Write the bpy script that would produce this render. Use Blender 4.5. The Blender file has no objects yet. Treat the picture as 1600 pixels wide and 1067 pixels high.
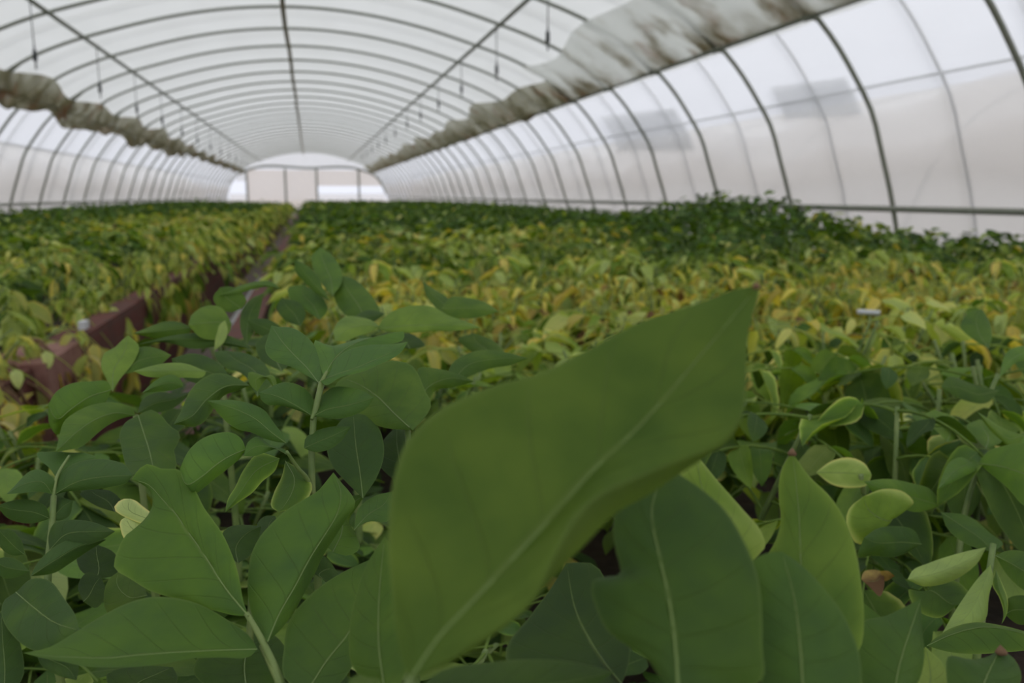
import bpy, math, random
import numpy as np
from mathutils import Vector, Matrix

EXPOSURE = 0.45
rng = np.random.default_rng(7)
random.seed(7)
COL = bpy.context.scene.collection
PI = math.pi

# ------------------------------------------------------------------ camera model
W, H, FPX = 1600, 1067, 1297.0
VX, VY = 483.0, 305.0                 # where the tunnel's long axis vanishes
CAM = np.array([0.0, 0.0, 0.95])
_d = np.array([(VX - W / 2) / FPX, -(VY - H / 2) / FPX, -1.0]); _d /= np.linalg.norm(_d)
_z = np.array([0, -_d[2], _d[1]]); _z /= np.linalg.norm(_z)
MW = np.array([np.cross(_d, _z), _d, _z])        # camera coordinates -> world


def at(px, py, d):
    """world point seen at a photo position, d metres in front of the camera"""
    return CAM + MW @ (np.array([(px - W / 2) / FPX, -(py - H / 2) / FPX, -1.0]) * d)


def at_x(px, py, X):
    r = MW @ np.array([(px - W / 2) / FPX, -(py - H / 2) / FPX, -1.0])
    return CAM + r * (X / r[0])


def pix(p):
    c = MW.T @ (np.asarray(p) - CAM)
    return W / 2 + FPX * c[0] / -c[2], H / 2 - FPX * c[1] / -c[2], -c[2]


# ------------------------------------------------------------------ scene helpers
def tag(o, label=None, cat=None, group=None, kind=None):
    for k, v in (('label', label), ('category', cat), ('group', group), ('kind', kind)):
        if v:
            o[k] = v
    return o


def empty(name, loc):
    o = bpy.data.objects.new(name, None)
    o.empty_display_size = 0.05
    COL.objects.link(o)
    o.location = loc
    bpy.context.view_layer.update()
    return o


def link(name, me, parent=None, local=False):
    o = bpy.data.objects.new(name, me)
    COL.objects.link(o)
    if parent is not None:
        o.parent = parent
        if not local:
            base = Vector(parent.location)
            p = parent.parent
            while p is not None:
                base += Vector(p.location); p = p.parent
            o.location = -base
    return o


class MB:
    """collects vertices and faces for one mesh"""
    def __init__(s):
        s.v, s.f, s.uv, s.tint, s.mi, s.n, s.smooth = [], [], [], [], [], 0, []

    def add(s, V, F, uv=None, tint=None, mi=0, smooth=True):
        V = np.asarray(V, float).reshape(-1, 3)
        s.v.append(V)
        s.uv.append(np.zeros((len(V), 2)) if uv is None else np.asarray(uv, float).reshape(-1, 2))
        t = np.zeros((len(V), 3)) if tint is None else np.broadcast_to(np.asarray(tint, float), (len(V), 3))
        s.tint.append(t)
        F = np.asarray(F, int)
        s.f.append(F + s.n)
        s.mi.append(np.full(len(F), mi)); s.smooth.append(np.full(len(F), smooth))
        s.n += len(V)
        return s

    def box(s, lo, hi, mi=0):
        x0, y0, z0 = lo; x1, y1, z1 = hi
        V = [(x0, y0, z0), (x1, y0, z0), (x1, y1, z0), (x0, y1, z0), (x0, y0, z1), (x1, y0, z1), (x1, y1, z1), (x0, y1, z1)]
        F = [(0, 3, 2, 1), (4, 5, 6, 7), (0, 1, 5, 4), (1, 2, 6, 5), (2, 3, 7, 6), (3, 0, 4, 7)]
        return s.add(V, F, mi=mi, smooth=False)

    def tube(s, pts, r, n=8, tint=None, mi=0, cap=True):
        P = np.asarray(pts, float)
        R = np.broadcast_to(np.asarray(r, float), (len(P),))
        T = np.gradient(P, axis=0); T /= np.linalg.norm(T, axis=1)[:, None] + 1e-12
        up = np.array([0, 0, 1.0]) if abs(T[0][2]) < .9 else np.array([1.0, 0, 0])
        a = np.cross(T[0], up); a /= np.linalg.norm(a)
        V = []
        for i in range(len(P)):
            a = a - T[i] * np.dot(a, T[i]); a /= np.linalg.norm(a)
            b = np.cross(T[i], a)
            for k in range(n):
                w = 2 * PI * k / n
                V.append(P[i] + R[i] * (math.cos(w) * a + math.sin(w) * b))
        F = [(i * n + k, i * n + (k + 1) % n, (i + 1) * n + (k + 1) % n, (i + 1) * n + k) for i in range(len(P) - 1) for k in range(n)]
        s.add(V, F, tint=tint, mi=mi)
        if cap:
            m = len(P) - 1
            c0 = s.n
            s.add([P[0], P[-1]], np.zeros((0, 4), int), tint=tint)
            base = c0 - len(V)
            t0 = [(base + (k + 1) % n, base + k, c0, c0) for k in range(n)]
            t1 = [(base + m * n + k, base + m * n + (k + 1) % n, c0 + 1, c0 + 1) for k in range(n)]
            F = np.array(t0 + t1)
            s.f.append(F); s.mi.append(np.full(len(F), mi)); s.smooth.append(np.full(len(F), True))
        return s

    def mesh(s, name, mats):
        V = np.concatenate(s.v); UV = np.concatenate(s.uv); T = np.concatenate(s.tint)
        F = np.concatenate([f for f in s.f if len(f)]); MI = np.concatenate([m for f, m in zip(s.f, s.mi) if len(f)])
        SM = np.concatenate([m for f, m in zip(s.f, s.smooth) if len(f)])
        tri = F[:, 2] == F[:, 3]
        counts = np.where(tri, 3, 4)
        flat = F.reshape(-1)
        keep = np.ones(len(flat), bool); keep[3::4] = ~tri
        flat = flat[keep]
        me = bpy.data.meshes.new(name)
        me.vertices.add(len(V)); me.vertices.foreach_set('co', V.reshape(-1))
        me.loops.add(len(flat)); me.loops.foreach_set('vertex_index', flat)
        me.polygons.add(len(F))
        me.polygons.foreach_set('loop_start', np.concatenate([[0], np.cumsum(counts)[:-1]]))
        me.polygons.foreach_set('loop_total', counts)
        me.polygons.foreach_set('material_index', MI)
        me.polygons.foreach_set('use_smooth', SM)
        uvl = me.uv_layers.new(name='UVMap')
        uvl.data.foreach_set('uv', UV[flat].reshape(-1))
        ca = me.color_attributes.new('tint', 'FLOAT_COLOR', 'POINT')
        ca.data.foreach_set('color', np.concatenate([T, np.ones((len(T), 1))], 1).reshape(-1))
        for m in (mats if isinstance(mats, (list, tuple)) else [mats]):
            me.materials.append(m)
        me.update(calc_edges=True)
        return me

    def build(s, name, mats, parent=None, local=False):
        return link(name, s.mesh(name, mats), parent, local)


# ------------------------------------------------------------------ materials
class NT:
    def __init__(s, name):
        s.m = bpy.data.materials.new(name); s.m.use_nodes = True
        s.t = s.m.node_tree; s.t.nodes.clear()
        s.out = s.t.nodes.new('ShaderNodeOutputMaterial')

    def n(s, typ, **kw):
        nd = s.t.nodes.new('ShaderNode' + typ)
        for k, v in kw.items():
            if k.startswith('_'):
                setattr(nd, k[1:], v)
            else:
                key = k.replace('__', ' ')
                inp = nd.inputs[int(key[1:])] if key[0] == 'i' and key[1:].isdigit() else nd.inputs[key]
                if isinstance(v, bpy.types.NodeSocket):
                    s.t.links.new(v, inp)
                else:
                    inp.default_value = v
        return nd

    def math(s, op, a, b=0.0, c=0.0):
        return s.n('Math', _operation=op, i0=a, i1=b, i2=c).outputs[0]

    def mixc(s, fac, a, b, mode='MIX'):
        nd = s.t.nodes.new('ShaderNodeMix'); nd.data_type = 'RGBA'; nd.blend_type = mode
        for i, v in ((0, fac), (6, a), (7, b)):
            if isinstance(v, bpy.types.NodeSocket):
                s.t.links.new(v, nd.inputs[i])
            else:
                nd.inputs[i].default_value = v if i == 0 else (*v[:3], 1)
        return nd.outputs[2]

    def ramp(s, fac, stops, interp='LINEAR'):
        nd = s.n('ValToRGB', Fac=fac); r = nd.color_ramp; r.interpolation = interp
        while len(r.elements) < len(stops):
            r.elements.new(1.0)
        for e, (p, c) in zip(r.elements, stops):
            e.position = p; e.color = (*c, 1) if len(c) == 3 else c
        return nd.outputs[0]

    def done(s, sh):
        s.t.links.new(sh, s.out.inputs[0]); return s.m


def g3(v):
    return (v, v, v)


LEAF_STOPS = [(0.0, (.058, .118, .028)), (.12, (.088, .168, .024)), (.28, (.175, .275, .038)), (.46, (.37, .46, .12)), (.62, (.56, .55, .16)),
              (.80, (.70, .56, .13)), (.92, (.60, .44, .14)), (1.0, (.17, .09, .045))]


def leaf_material(name, detail):
    t = NT(name)
    tint = t.n('VertexColor', _layer_name='tint').outputs[0]
    sep = t.n('SeparateColor', Color=tint)
    age, rnd, edge = sep.outputs[0], sep.outputs[1], sep.outputs[2]
    uv = t.n('TexCoord').outputs['UV']
    su = t.n('SeparateXYZ', Vector=uv)
    u, v = su.outputs[0], su.outputs[1]
    av = t.math('ABSOLUTE', t.math('MULTIPLY_ADD', v, 2.0, -1.0))
    obj = t.n('TexCoord').outputs['Object']
    noise = t.n('TexNoise', Vector=obj, Scale=38.0 if detail else 14.0, Detail=3.0).outputs[0]
    rim = t.math('POWER', av, 6.0)
    a2 = t.math('ADD', age, t.math('MULTIPLY_ADD', noise, .30, -.15))
    a2 = t.math('ADD', a2, t.math('MULTIPLY', rim, t.math('MULTIPLY', edge, .9)), 0)
    base = t.ramp(a2, LEAF_STOPS)
    val = t.math('MULTIPLY_ADD', t.math('POWER', rnd, 1.5), 1.0, .62)
    base = t.mixc(1.0, base, t.n('CombineColor', Red=val, Green=val, Blue=val).outputs[0], 'MULTIPLY')
    pale_under = t.math('MULTIPLY', t.n('MapRange', Value=rnd, From__Min=.68, From__Max=.9).outputs[0], t.n('MapRange', Value=age, From__Min=.12, From__Max=.3, To__Max=.55).outputs[0])  # pale highlights of rolled undersides mixed into the colour of random leaves
    base = t.mixc(pale_under, base, (.50, .56, .28))
    # veins: pale midrib, laterals that run forward to the margin
    lat = t.math('FRACT', t.math('SUBTRACT', t.math('MULTIPLY', u, 6.5), t.math('MULTIPLY', t.math('POWER', av, .8), 1.5)))
    lat = t.math('ABSOLUTE', t.math('SUBTRACT', lat, .5))
    vein = t.math('SUBTRACT', 1.0, t.n('MapRange', Value=lat, From__Min=0.0, From__Max=.045).outputs[0])
    vein = t.math('MULTIPLY', vein, t.math('SUBTRACT', 1.0, t.math('POWER', av, 3.0)))
    mid = t.math('SUBTRACT', 1.0, t.n('MapRange', Value=t.math('DIVIDE', av, t.math('MULTIPLY_ADD', u, -.7, 1.15)), From__Min=.015, From__Max=.05).outputs[0])
    pale = t.mixc(.5, base, (.22, .30, .10))
    base2 = t.mixc(t.math('MULTIPLY', mid, .75), base, pale)
    base2 = t.mixc(t.math('MULTIPLY', vein, .22 if detail else .10), base2, pale)
    base2 = t.mixc(t.n('MapRange', Value=av, From__Min=.95, From__Max=.995, To__Max=.45 if detail else .0).outputs[0], base2, pale)
    pr = t.n('BsdfPrincipled', Base__Color=base2, Roughness=.58)
    pr.inputs['Specular IOR Level'].default_value = .20
    if detail:
        micro = t.n('TexNoise', Vector=obj, Scale=260.0, Detail=2.0).outputs[0]
        blist = t.n('TexVoronoi', Vector=obj, Scale=95.0).outputs[0]
        hgt = t.math('ADD', t.math('MULTIPLY', t.math('MAXIMUM', vein, mid), -1.0), t.math('MULTIPLY', blist, -.5))
        hgt = t.math('ADD', hgt, t.math('MULTIPLY', micro, .35))
        bmp = t.n('Bump', Strength=.45, Distance=.0011, Height=hgt)
        t.t.links.new(bmp.outputs[0], pr.inputs['Normal'])
    tcol = t.mixc(1.0, base2, (1.25, 1.25, .22), 'MULTIPLY')
    tcol = t.mixc(t.math('MULTIPLY', vein, .45), tcol, (.02, .04, .0))
    tr = t.n('BsdfTranslucent', Color=tcol)
    mx = t.n('MixShader', Fac=.36, i1=pr.outputs[0], i2=tr.outputs[0])
    return t.done(mx.outputs[0])


def plain(name, col, rough=.6, metal=0.0, spec=.4, noise=None, bump=0.0):
    t = NT(name)
    c = (*col, 1)
    pr = t.n('BsdfPrincipled', Roughness=rough, Metallic=metal)
    pr.inputs['Specular IOR Level'].default_value = spec
    pr.inputs['Base Color'].default_value = c
    if noise:
        scale, col2 = noise
        nz = t.n('TexNoise', Vector=t.n('TexCoord').outputs['Object'], Scale=scale, Detail=6.0, Roughness=.65).outputs[0]
        f = t.n('MapRange', Value=nz, From__Min=.38, From__Max=.66).outputs[0]
        t.t.links.new(t.mixc(f, col, col2), pr.inputs['Base Color'])
        if bump:
            b = t.n('Bump', Strength=.6, Distance=bump, Height=nz)
            t.t.links.new(b.outputs[0], pr.inputs['Normal'])
    return t.done(pr.outputs[0])


def film(name, clear, col, body=.5, wr=3.0):
    """plastic sheet: lets part of the view straight through, scatters the rest to both sides"""
    t = NT(name)
    ob = t.n('TexCoord').outputs['Object']
    mp = t.n('Mapping', Vector=ob, Scale=(1.0, .35, 1.0))
    nz = t.n('TexNoise', Vector=mp.outputs[0], Scale=wr, Detail=5.0, Roughness=.6).outputs[0]
    c = t.mixc(nz, tuple(x * .92 for x in col), col)
    bmp = t.n('Bump', Strength=.25, Distance=.03, Height=nz)
    di = t.n('BsdfDiffuse', Color=c, Normal=bmp.outputs[0])
    tr = t.n('BsdfTranslucent', Color=c, Normal=bmp.outputs[0])
    sc = t.n('MixShader', Fac=1 - body, i1=di.outputs[0], i2=tr.outputs[0])
    tp = t.n('BsdfTransparent', Color=(.97, .97, .97, 1))
    f = t.math('MULTIPLY_ADD', nz, .16, clear - .08)
    mx = t.n('MixShader', Fac=f, i1=sc.outputs[0], i2=tp.outputs[0])
    return t.done(mx.outputs[0])


M_LEAF = leaf_material('potato_leaf', True)
M_LEAF2 = leaf_material('potato_leaf_crop', False)
M_STEM = plain('potato_stem', (.12, .19, .05), .5, noise=(30, (.20, .26, .08)))
M_RIB = plain('leaf_rib', (.17, .25, .07), .5)
M_DRY = plain('dry_haulm', (.20, .12, .06), .8, noise=(20, (.10, .05, .03)))
M_STEEL = plain('painted_steel', (.25, .27, .215), .5, .1, noise=(9, (.25, .26, .22)))
M_STEEL2 = plain('thin_steel', (.36, .37, .35), .5, .1)
M_RIDGE = plain('ridge_steel', (.26, .22, .12), .6, .0, noise=(6, (.33, .31, .24)))
M_ROOF = film('roof_sheet', .10, (.82, .83, .81), .42)
M_WALL = film('wall_sheet', .40, (.86, .87, .90), .36)
M_CURT = film('curtain_sheet', .48, (.92, .87, .83), .32)
M_PATCH = film('patch_sheet', .35, (.76, .77, .79), .5)
M_END = film('end_sheet', .30, (.90, .90, .91), .38)
M_ENDD = film('end_panel_sheet', .16, (.90, .83, .78), .40)
M_NEIGH = film('outer_tunnel_sheet', .10, (.93, .90, .87), .72)
M_SOIL = plain('soil', (.045, .028, .018), .95, noise=(16, (.02, .013, .009)), bump=.02)
M_BRICK = None
M_CONC = plain('concrete_floor', (.25, .20, .18), .85, noise=(7, (.17, .13, .11)), bump=.004)
M_OUT = plain('outside_ground', (.52, .47, .42), .9, noise=(2, (.44, .40, .34)))
M_WHITE = plain('white_plastic', (.62, .64, .66), .4)
M_DARK = plain('dark_plastic', (.05, .055, .06), .5)
M_WIRE = plain('wire', (.30, .31, .31), .5)


def brick_material():
    t = NT('red_bed_wall')
    ob = t.n('TexCoord').outputs['Object']
    mp = t.n('Mapping', Vector=ob, Rotation=(0, PI / 2, PI / 2))
    br = t.n('TexBrick', Vector=t.n('CombineXYZ', X=t.n('SeparateXYZ', Vector=ob).outputs[1], Y=t.n('SeparateXYZ', Vector=ob).outputs[2], Z=0.0).outputs[0],
             Color1=(.13, .030, .019, 1), Color2=(.10, .024, .016, 1), Mortar=(.11, .045, .033, 1), Scale=1.0, Mortar__Size=.006, Brick__Width=.24, Row__Height=.075)
    nz = t.n('TexNoise', Vector=ob, Scale=9.0, Detail=5.0).outputs[0]
    c = t.mixc(t.n('MapRange', Value=nz, From__Min=.4, From__Max=.75).outputs[0], br.outputs[0], (.07, .03, .02))
    pr = t.n('BsdfPrincipled', Base__Color=c, Roughness=.85)
    t.t.links.new(t.n('Bump', Strength=.5, Distance=.006, Height=t.math('SUBTRACT', 1.0, br.outputs[1])).outputs[0], pr.inputs['Normal'])
    return t.done(pr.outputs[0])


def screen_material(name, pale, dirt, lo, hi):
    t = NT(name)
    ob = t.n('TexCoord').outputs['Object']
    mp = t.n('Mapping', Vector=ob, Scale=(1.0, 1.6, 1.0))
    nz = t.n('TexNoise', Vector=mp.outputs[0], Scale=1.9, Detail=5.0, Roughness=.6).outputs[0]
    ex = t.math('ABSOLUTE', t.n('SeparateXYZ', Vector=ob).outputs[0])
    nz = t.math('ADD', nz, t.n('MapRange', Value=ex, From__Min=3.30, From__Max=3.97, To__Min=-.09, To__Max=.12).outputs[0])  # darker tone spreads further towards the lower edge
    f = t.n('MapRange', Value=nz, From__Min=lo, From__Max=hi).outputs[0]
    nz2 = t.n('TexNoise', Vector=ob, Scale=2.1, Detail=2.0).outputs[0]
    dc = t.mixc(t.n('MapRange', Value=nz2, From__Min=.55, From__Max=.68).outputs[0], dirt, (.34, .19, .09))
    c = t.mixc(f, pale, dc)
    di = t.n('BsdfDiffuse', Color=c); tr = t.n('BsdfTranslucent', Color=c)
    sh = t.n('MixShader', Fac=.72, i1=di.outputs[0], i2=tr.outputs[0]).outputs[0]
    return t.done(t.n('MixShader', Fac=t.math('MULTIPLY_ADD', f, -.30, .36), i1=sh, i2=t.n('BsdfTransparent').outputs[0]).outputs[0])


M_BRICK = brick_material()
M_SCREEN = screen_material('stained_screen', (.90, .91, .89), (.36, .32, .22), .50, .72)
M_SCREEN2 = screen_material('dark_screen', (.62, .61, .52), (.32, .30, .19), .40, .66)

# ------------------------------------------------------------------ curves
def resample(pts, n, smooth=True):
    P = np.asarray(pts, float)
    if len(P) == 1:
        return np.repeat(P, n, 0)
    s = np.concatenate([[0], np.cumsum(np.linalg.norm(np.diff(P[:, :2] if P.shape[1] > 2 and False else P, axis=0), axis=1))])
    s /= s[-1]
    q = np.linspace(0, 1, n)
    if not smooth or len(P) < 3:
        return np.stack([np.interp(q, s, P[:, k]) for k in range(P.shape[1])], 1)
    m = np.gradient(P, s, axis=0)
    i = np.clip(np.searchsorted(s, q, side='right') - 1, 0, len(P) - 2)
    h = (s[i + 1] - s[i])[:, None]; t = ((q - s[i])[:, None]) / h
    return ((2 * t ** 3 - 3 * t ** 2 + 1) * P[i] + (t ** 3 - 2 * t ** 2 + t) * h * m[i] + (-2 * t ** 3 + 3 * t ** 2) * P[i + 1] + (t ** 3 - t ** 2) * h * m[i + 1])


def grid_faces(nu, nv):
    i, j = np.meshgrid(np.arange(nu), np.arange(nv), indexing='ij')
    a = i * (nv + 1) + j
    return np.stack([a, a + 1, a + nv + 2, a + nv + 1], -1).reshape(-1, 4)


# ------------------------------------------------------------------ the tunnel
PROFILE = [(0, 2.57), (1.0, 2.50), (1.7, 2.37), (2.4, 2.18), (3.0, 1.985), (3.5, 1.76), (3.9, 1.49), (4.2, 1.20), (4.4, .94), (4.56, .70), (4.70, .33), (4.83, -.05), (4.92, -.40), (4.97, -.95)]
_pr = np.array(PROFILE)
FULL = np.concatenate([np.stack([-_pr[::-1, 0], _pr[::-1, 1]], 1), _pr[1:]])
FULL[:, 1] += CAM[2]
ARC = resample(FULL, 97)                     # left foot -> right foot, (x, z)
Y0, YEND, STEP = 6.22, 54.5, 1.57


def sweep(arc, ys, sag=0.0, off=0.0):
    mb = MB()
    T = np.gradient(arc, axis=0); N = np.stack([-T[:, 1], T[:, 0]], 1); N /= np.linalg.norm(N, axis=1)[:, None]
    if N[len(N) // 2, 1] < 0 or (abs(N[len(N)//2, 1]) < .3 and N[len(N)//2, 0] * arc[len(arc)//2, 0] < 0):
        N = -N
    V = []
    for y in ys:
        ph = ((y - Y0) / (STEP / 2)) % 1.0
        s = off - sag * math.sin(PI * ph)
        A = arc + N * s
        V.append(np.stack([A[:, 0], np.full(len(A), y), A[:, 1]], 1))
    V = np.array(V)
    return mb.add(V.reshape(-1, 3), grid_faces(len(ys) - 1, len(arc) - 1))


YS = np.arange(-3.2, YEND + .05, STEP / 8)
YS = np.append(YS[YS < YEND], YEND)
iL = int(np.argmin(np.abs(ARC[:, 0] + 3.98))); iR = int(np.argmin(np.abs(ARC[:, 0] - 3.98)))
tag(sweep(ARC[iL:iR + 1], YS, .018, .03).build('ceiling', M_ROOF), 'white plastic sheet roof stretched over the tunnel hoops', 'ceiling', kind='structure')
tag(sweep(ARC[:iL + 1], YS, .018, .03).build('wall_left', M_WALL), 'clear plastic sheet wall of the tunnel along the left bed', 'wall', kind='structure')
tag(sweep(ARC[iR:], YS, .018, .03).build('wall_right', M_WALL), 'clear plastic sheet wall of the tunnel along the right bed', 'wall', kind='structure')

# aisle floor and ground outside
tag(MB().box((-5.2, -3.2, -.05), (5.2, YEND, 0)).build('floor', M_CONC), 'pinkish grey concrete floor of the aisle', 'floor', kind='structure')
tag(MB().box((-120, -60, -.2), (120, 200, -.06)).build('ground', M_OUT), 'pale earth outside the tunnel', 'ground', kind='structure')

ORD = ['nearest', 'second', 'third', 'fourth', 'fifth', 'sixth', 'seventh', 'eighth', 'ninth', 'tenth', 'eleventh', 'twelfth']
NH = int((YEND - Y0) / STEP) + 1
arch3 = np.stack([ARC[:, 0], np.zeros(len(ARC)), ARC[:, 1]], 1)
hoop_me = MB().tube(arch3, .021, 10).mesh('arch_pipe', M_STEEL)
bk = {}
for s in (-1, 1):
    m = MB()
    rail = np.array([s * 3.93, 0, CAM[2] + 1.40])
    i = int(np.argmin(np.abs(ARC[:, 0] - s * 3.62))); j = int(np.argmin(np.abs(ARC[:, 0] - s * 4.02)))
    m.tube([arch3[i] + np.array([0, .0, -.01]), rail + np.array([0, .0, .0])], .012, 6)
    m.tube([arch3[j], rail], .012, 6)
    m.tube([rail + np.array([0, -.05, 0]), rail + np.array([0, .05, 0])], .032, 8)
    bk[s] = m.mesh('rail_bracket', M_STEEL)
for k in range(-2, NH):
    y = Y0 + k * STEP
    if y > YEND - .4:
        break
    e = empty('greenhouse_hoop', (0, y, 0))
    if k < 0:
        lab, grp = ('grey green steel hoop cut by the upper right corner of the view' if k == -1 else 'grey steel hoop overhead just beyond the top of the view'), None
    elif k < 12:
        lab, grp = 'grey green steel hoop arching over both beds, %s whole hoop counted from the camera' % ORD[k], None
    else:
        lab, grp = 'thin looking grey hoop in the hazy far stretch of the tunnel', 'far hoops'
    tag(e, lab, 'hoop', grp or 'main hoops')
    link('arch_pipe', hoop_me, e, True)
    for s in (-1, 1):
        link('rail_bracket', bk[s], e, True)
T = np.gradient(ARC, axis=0); N = np.stack([-T[:, 1], T[:, 0]], 1); N /= np.linalg.norm(N, axis=1)[:, None]
outer = ARC + N * .075
thin_me = MB().tube(np.stack([outer[:, 0], np.zeros(len(outer)), outer[:, 1]], 1), .013, 8).mesh('outer_hoop', M_STEEL2)
for k in range(-1, NH - 1):
    y = Y0 + (k + .5) * STEP - .02
    o = link('outer_hoop', thin_me); o.location.y = y
    if k < 0:
        lab, grp = 'pale slender hoop outside the sheet, the one before the nearest right hoop', 'outer hoops'
    elif k < 8:
        lab, grp = 'pale slender hoop outside the sheet, just behind the %s steel hoop' % ORD[k], 'outer hoops'
    else:
        lab, grp = 'pale slender hoop outside the sheet in the far stretch', 'far outer hoops'
    tag(o, lab, 'hoop', grp)


def pipe(name, a, b, r, mat, label, cat, wob=0.0):
    n = 60
    q = np.linspace(0, 1, n)[:, None]
    P = np.array(a) * (1 - q) + np.array(b) * q
    if wob:
        P[:, 0] += wob * np.sin(q[:, 0] * 60) * rng.uniform(.4, 1, n); P[:, 2] += wob * np.cos(q[:, 0] * 47) * .6
    return tag(MB().tube(P, r, 8).build(name, mat), label, cat)


CZ = CAM[2]
pipe('ridge_pipe', (-.24, -3, CZ + 2.515), (-.24, YEND, CZ + 2.515), .034, M_RIDGE, 'brownish ridge pipe running down the middle of the roof', 'pipe', .012)
pipe('purlin_pipe', (-2.78, -3, CZ + 2.03), (-2.78, YEND, CZ + 2.03), .026, M_STEEL, 'straight grey purlin pipe under the left half of the roof', 'pipe')
pipe('purlin_pipe', (2.44, -3, CZ + 2.13), (2.44, YEND, CZ + 2.13), .026, M_STEEL, 'straight grey purlin pipe under the right half of the roof', 'pipe')
pipe('roller_rail', (3.93, -3, CZ + 1.40), (3.93, YEND, CZ + 1.40), .022, M_STEEL, 'grey rail under the stained roof screen along the right side', 'rail')
pipe('roller_rail', (-3.93, -3, CZ + 1.40), (-3.93, YEND, CZ + 1.40), .022, M_STEEL2, 'grey rail below the dark bunched screen along the left side', 'rail')
pipe('side_rail', (4.80, -3, CZ - .115), (4.80, YEND, CZ - .115), .026, M_STEEL, 'horizontal grey side rail low along the right wall', 'rail')
pipe('side_rail', (-4.80, -3, CZ - .15), (-4.80, YEND, CZ - .15), .024, M_STEEL, 'horizontal grey side rail low along the left wall', 'rail')
pipe('wall_wire', (4.55, -3, CZ + .88), (4.55, YEND, CZ + .88), .011, M_STEEL2, 'thin slack line along the outside of the right wall at mid height', 'wire', .010)
pipe('wall_wire', (-4.55, -3, CZ + .80), (-4.55, YEND, CZ + .80), .011, M_STEEL2, 'thin slack line along the outside of the left wall at mid height', 'wire', .010)


# bunched screens along both shoulders
def screen(side, y0, y1, x_in, x_out, thick, mat, seed, name, label):
    r = np.random.default_rng(seed)
    ny = int((y1 - y0) / .09) + 2; nc = 26
    ys = np.linspace(y0, y1, ny)
    ph = r.uniform(0, 6.28, 8)
    V = []
    for y in ys:
        w = .5 + .5 * np.sin(.9 * y + ph[0]) * np.sin(.37 * y + ph[1])
        xi = x_in + (.20 if side > 0 else .09) * w + .07 * math.sin(1.9 * y + ph[2]); xo = x_out - (.05 if side < 0 else .0) * math.sin(2.3 * y + ph[3])
        tk = thick * (.8 + .35 * math.sin(1.3 * y + ph[4]) + .2 * math.sin(4.1 * y + ph[5]))
        phs = ((y - Y0) / STEP) % 1.0
        tk *= 1 + .35 * math.sin(PI * phs)
        for c in range(nc + 1):
            q = c / nc
            if q <= .5:                          # upper face, close under the hoops
                x = xi + (xo - xi) * q * 2; dz = -.03
            else:                                # lower face, hanging in folds
                qq = (q - .5) * 2
                x = xo + (xi - xo) * qq
                fold = .5 + .5 * math.sin(qq * 15 + 1.1 * math.sin(1.7 * y + ph[6]) + 2.2 * math.sin(.6 * y))
                dz = -.03 - tk * (math.sin(PI * min(1, qq * .93 + .07)) ** .6) * (.55 + .45 * fold)
            z = np.interp(x, _pr[:, 0], _pr[:, 1]) + CZ + dz
            V.append((side * x, y, z))
    o = MB().add(V, grid_faces(ny - 1, nc)).build(name, mat)
    return tag(o, label, 'screen')


screen(1, -2.5, 12.5, 3.08, 3.97, .07, M_SCREEN, 3, 'roof_screen', 'pale brown stained roof screen bunched along the right side, nearest length')
screen(1, 12.4, 54.0, 3.36, 3.97, .10, M_SCREEN2, 5, 'roof_screen', 'brownish roof screen bunched along the right side, receding length behind the stained one')
screen(-1, -2.5, 30.0, 3.62, 4.06, .20, M_SCREEN2, 9, 'roof_screen', 'dark olive roof screen bunched along the left side up to a ragged end')
screen(-1, 30.2, 54.0, 3.72, 3.98, .12, M_SCREEN2, 11, 'roof_screen', 'thinner dark screen on the far left beyond the ragged end')


# second sheet low on each wall, outside the hoops
def curtain(side, top, name, label, bot=-.93, off=.14):
    ys = np.arange(-3.0, YEND, .22)
    mb = MB(); V = []
    rr = np.random.default_rng(21 + side)
    p = rr.uniform(0, 6.28, 4)
    for y in ys:
        tp = top + .06 * math.sin(1.1 * y + p[0]) + .05 * math.sin(2.7 * y + p[1])
        for q in np.linspace(0, 1, 12):
            lo = bot + (.05 * math.sin(1.6 * y + p[3]) if bot > -.9 else 0)
            z = lo + (tp - lo) * q
            x = np.interp(-z, -_pr[:, 1], _pr[:, 0]) + off + .03 * math.sin(9 * z + 1.3 * math.sin(.8 * y + p[2]))
            V.append((side * x, y, CZ + z))
    return tag(mb.add(V, grid_faces(len(ys) - 1, 11)).build(name, M_CURT), label, 'curtain')


curtain(1, .72, 'side_curtain', 'greyish plastic side curtain with a wavy top edge on the right wall')
curtain(-1, .55, 'side_curtain', 'greyish plastic side curtain with a wavy top edge on the left wall')
curtain(1, .46, 'loose_sheet', 'loose second strip of plastic sagging along the right wall at mid height', .16, .20)
curtain(-1, .36, 'loose_sheet', 'loose second strip of plastic sagging along the left wall at mid height', .10, .20)
for (y0, y1, z0, z1, lab) in ((3.3, 4.55, .55, 1.16, 'grey square patch on the right wall beside the frame edge'), (6.4, 7.6, .68, .98, 'low grey patch on the right wall behind the nearest hoop'),
                              (9.7, 12.4, .55, 1.05, 'long grey patch high on the right wall between the middle hoops')):
    V = []
    for y in np.linspace(y0, y1, 8):
        for z in np.linspace(z0, z1, 6):
            V.append((np.interp(-z, -_pr[:, 1], _pr[:, 0]) + .055, y, CZ + z + .05 * (y - y0)))
    tag(MB().add(V, grid_faces(7, 5)).build('sheet_patch', M_PATCH), lab, 'patch')

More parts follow.
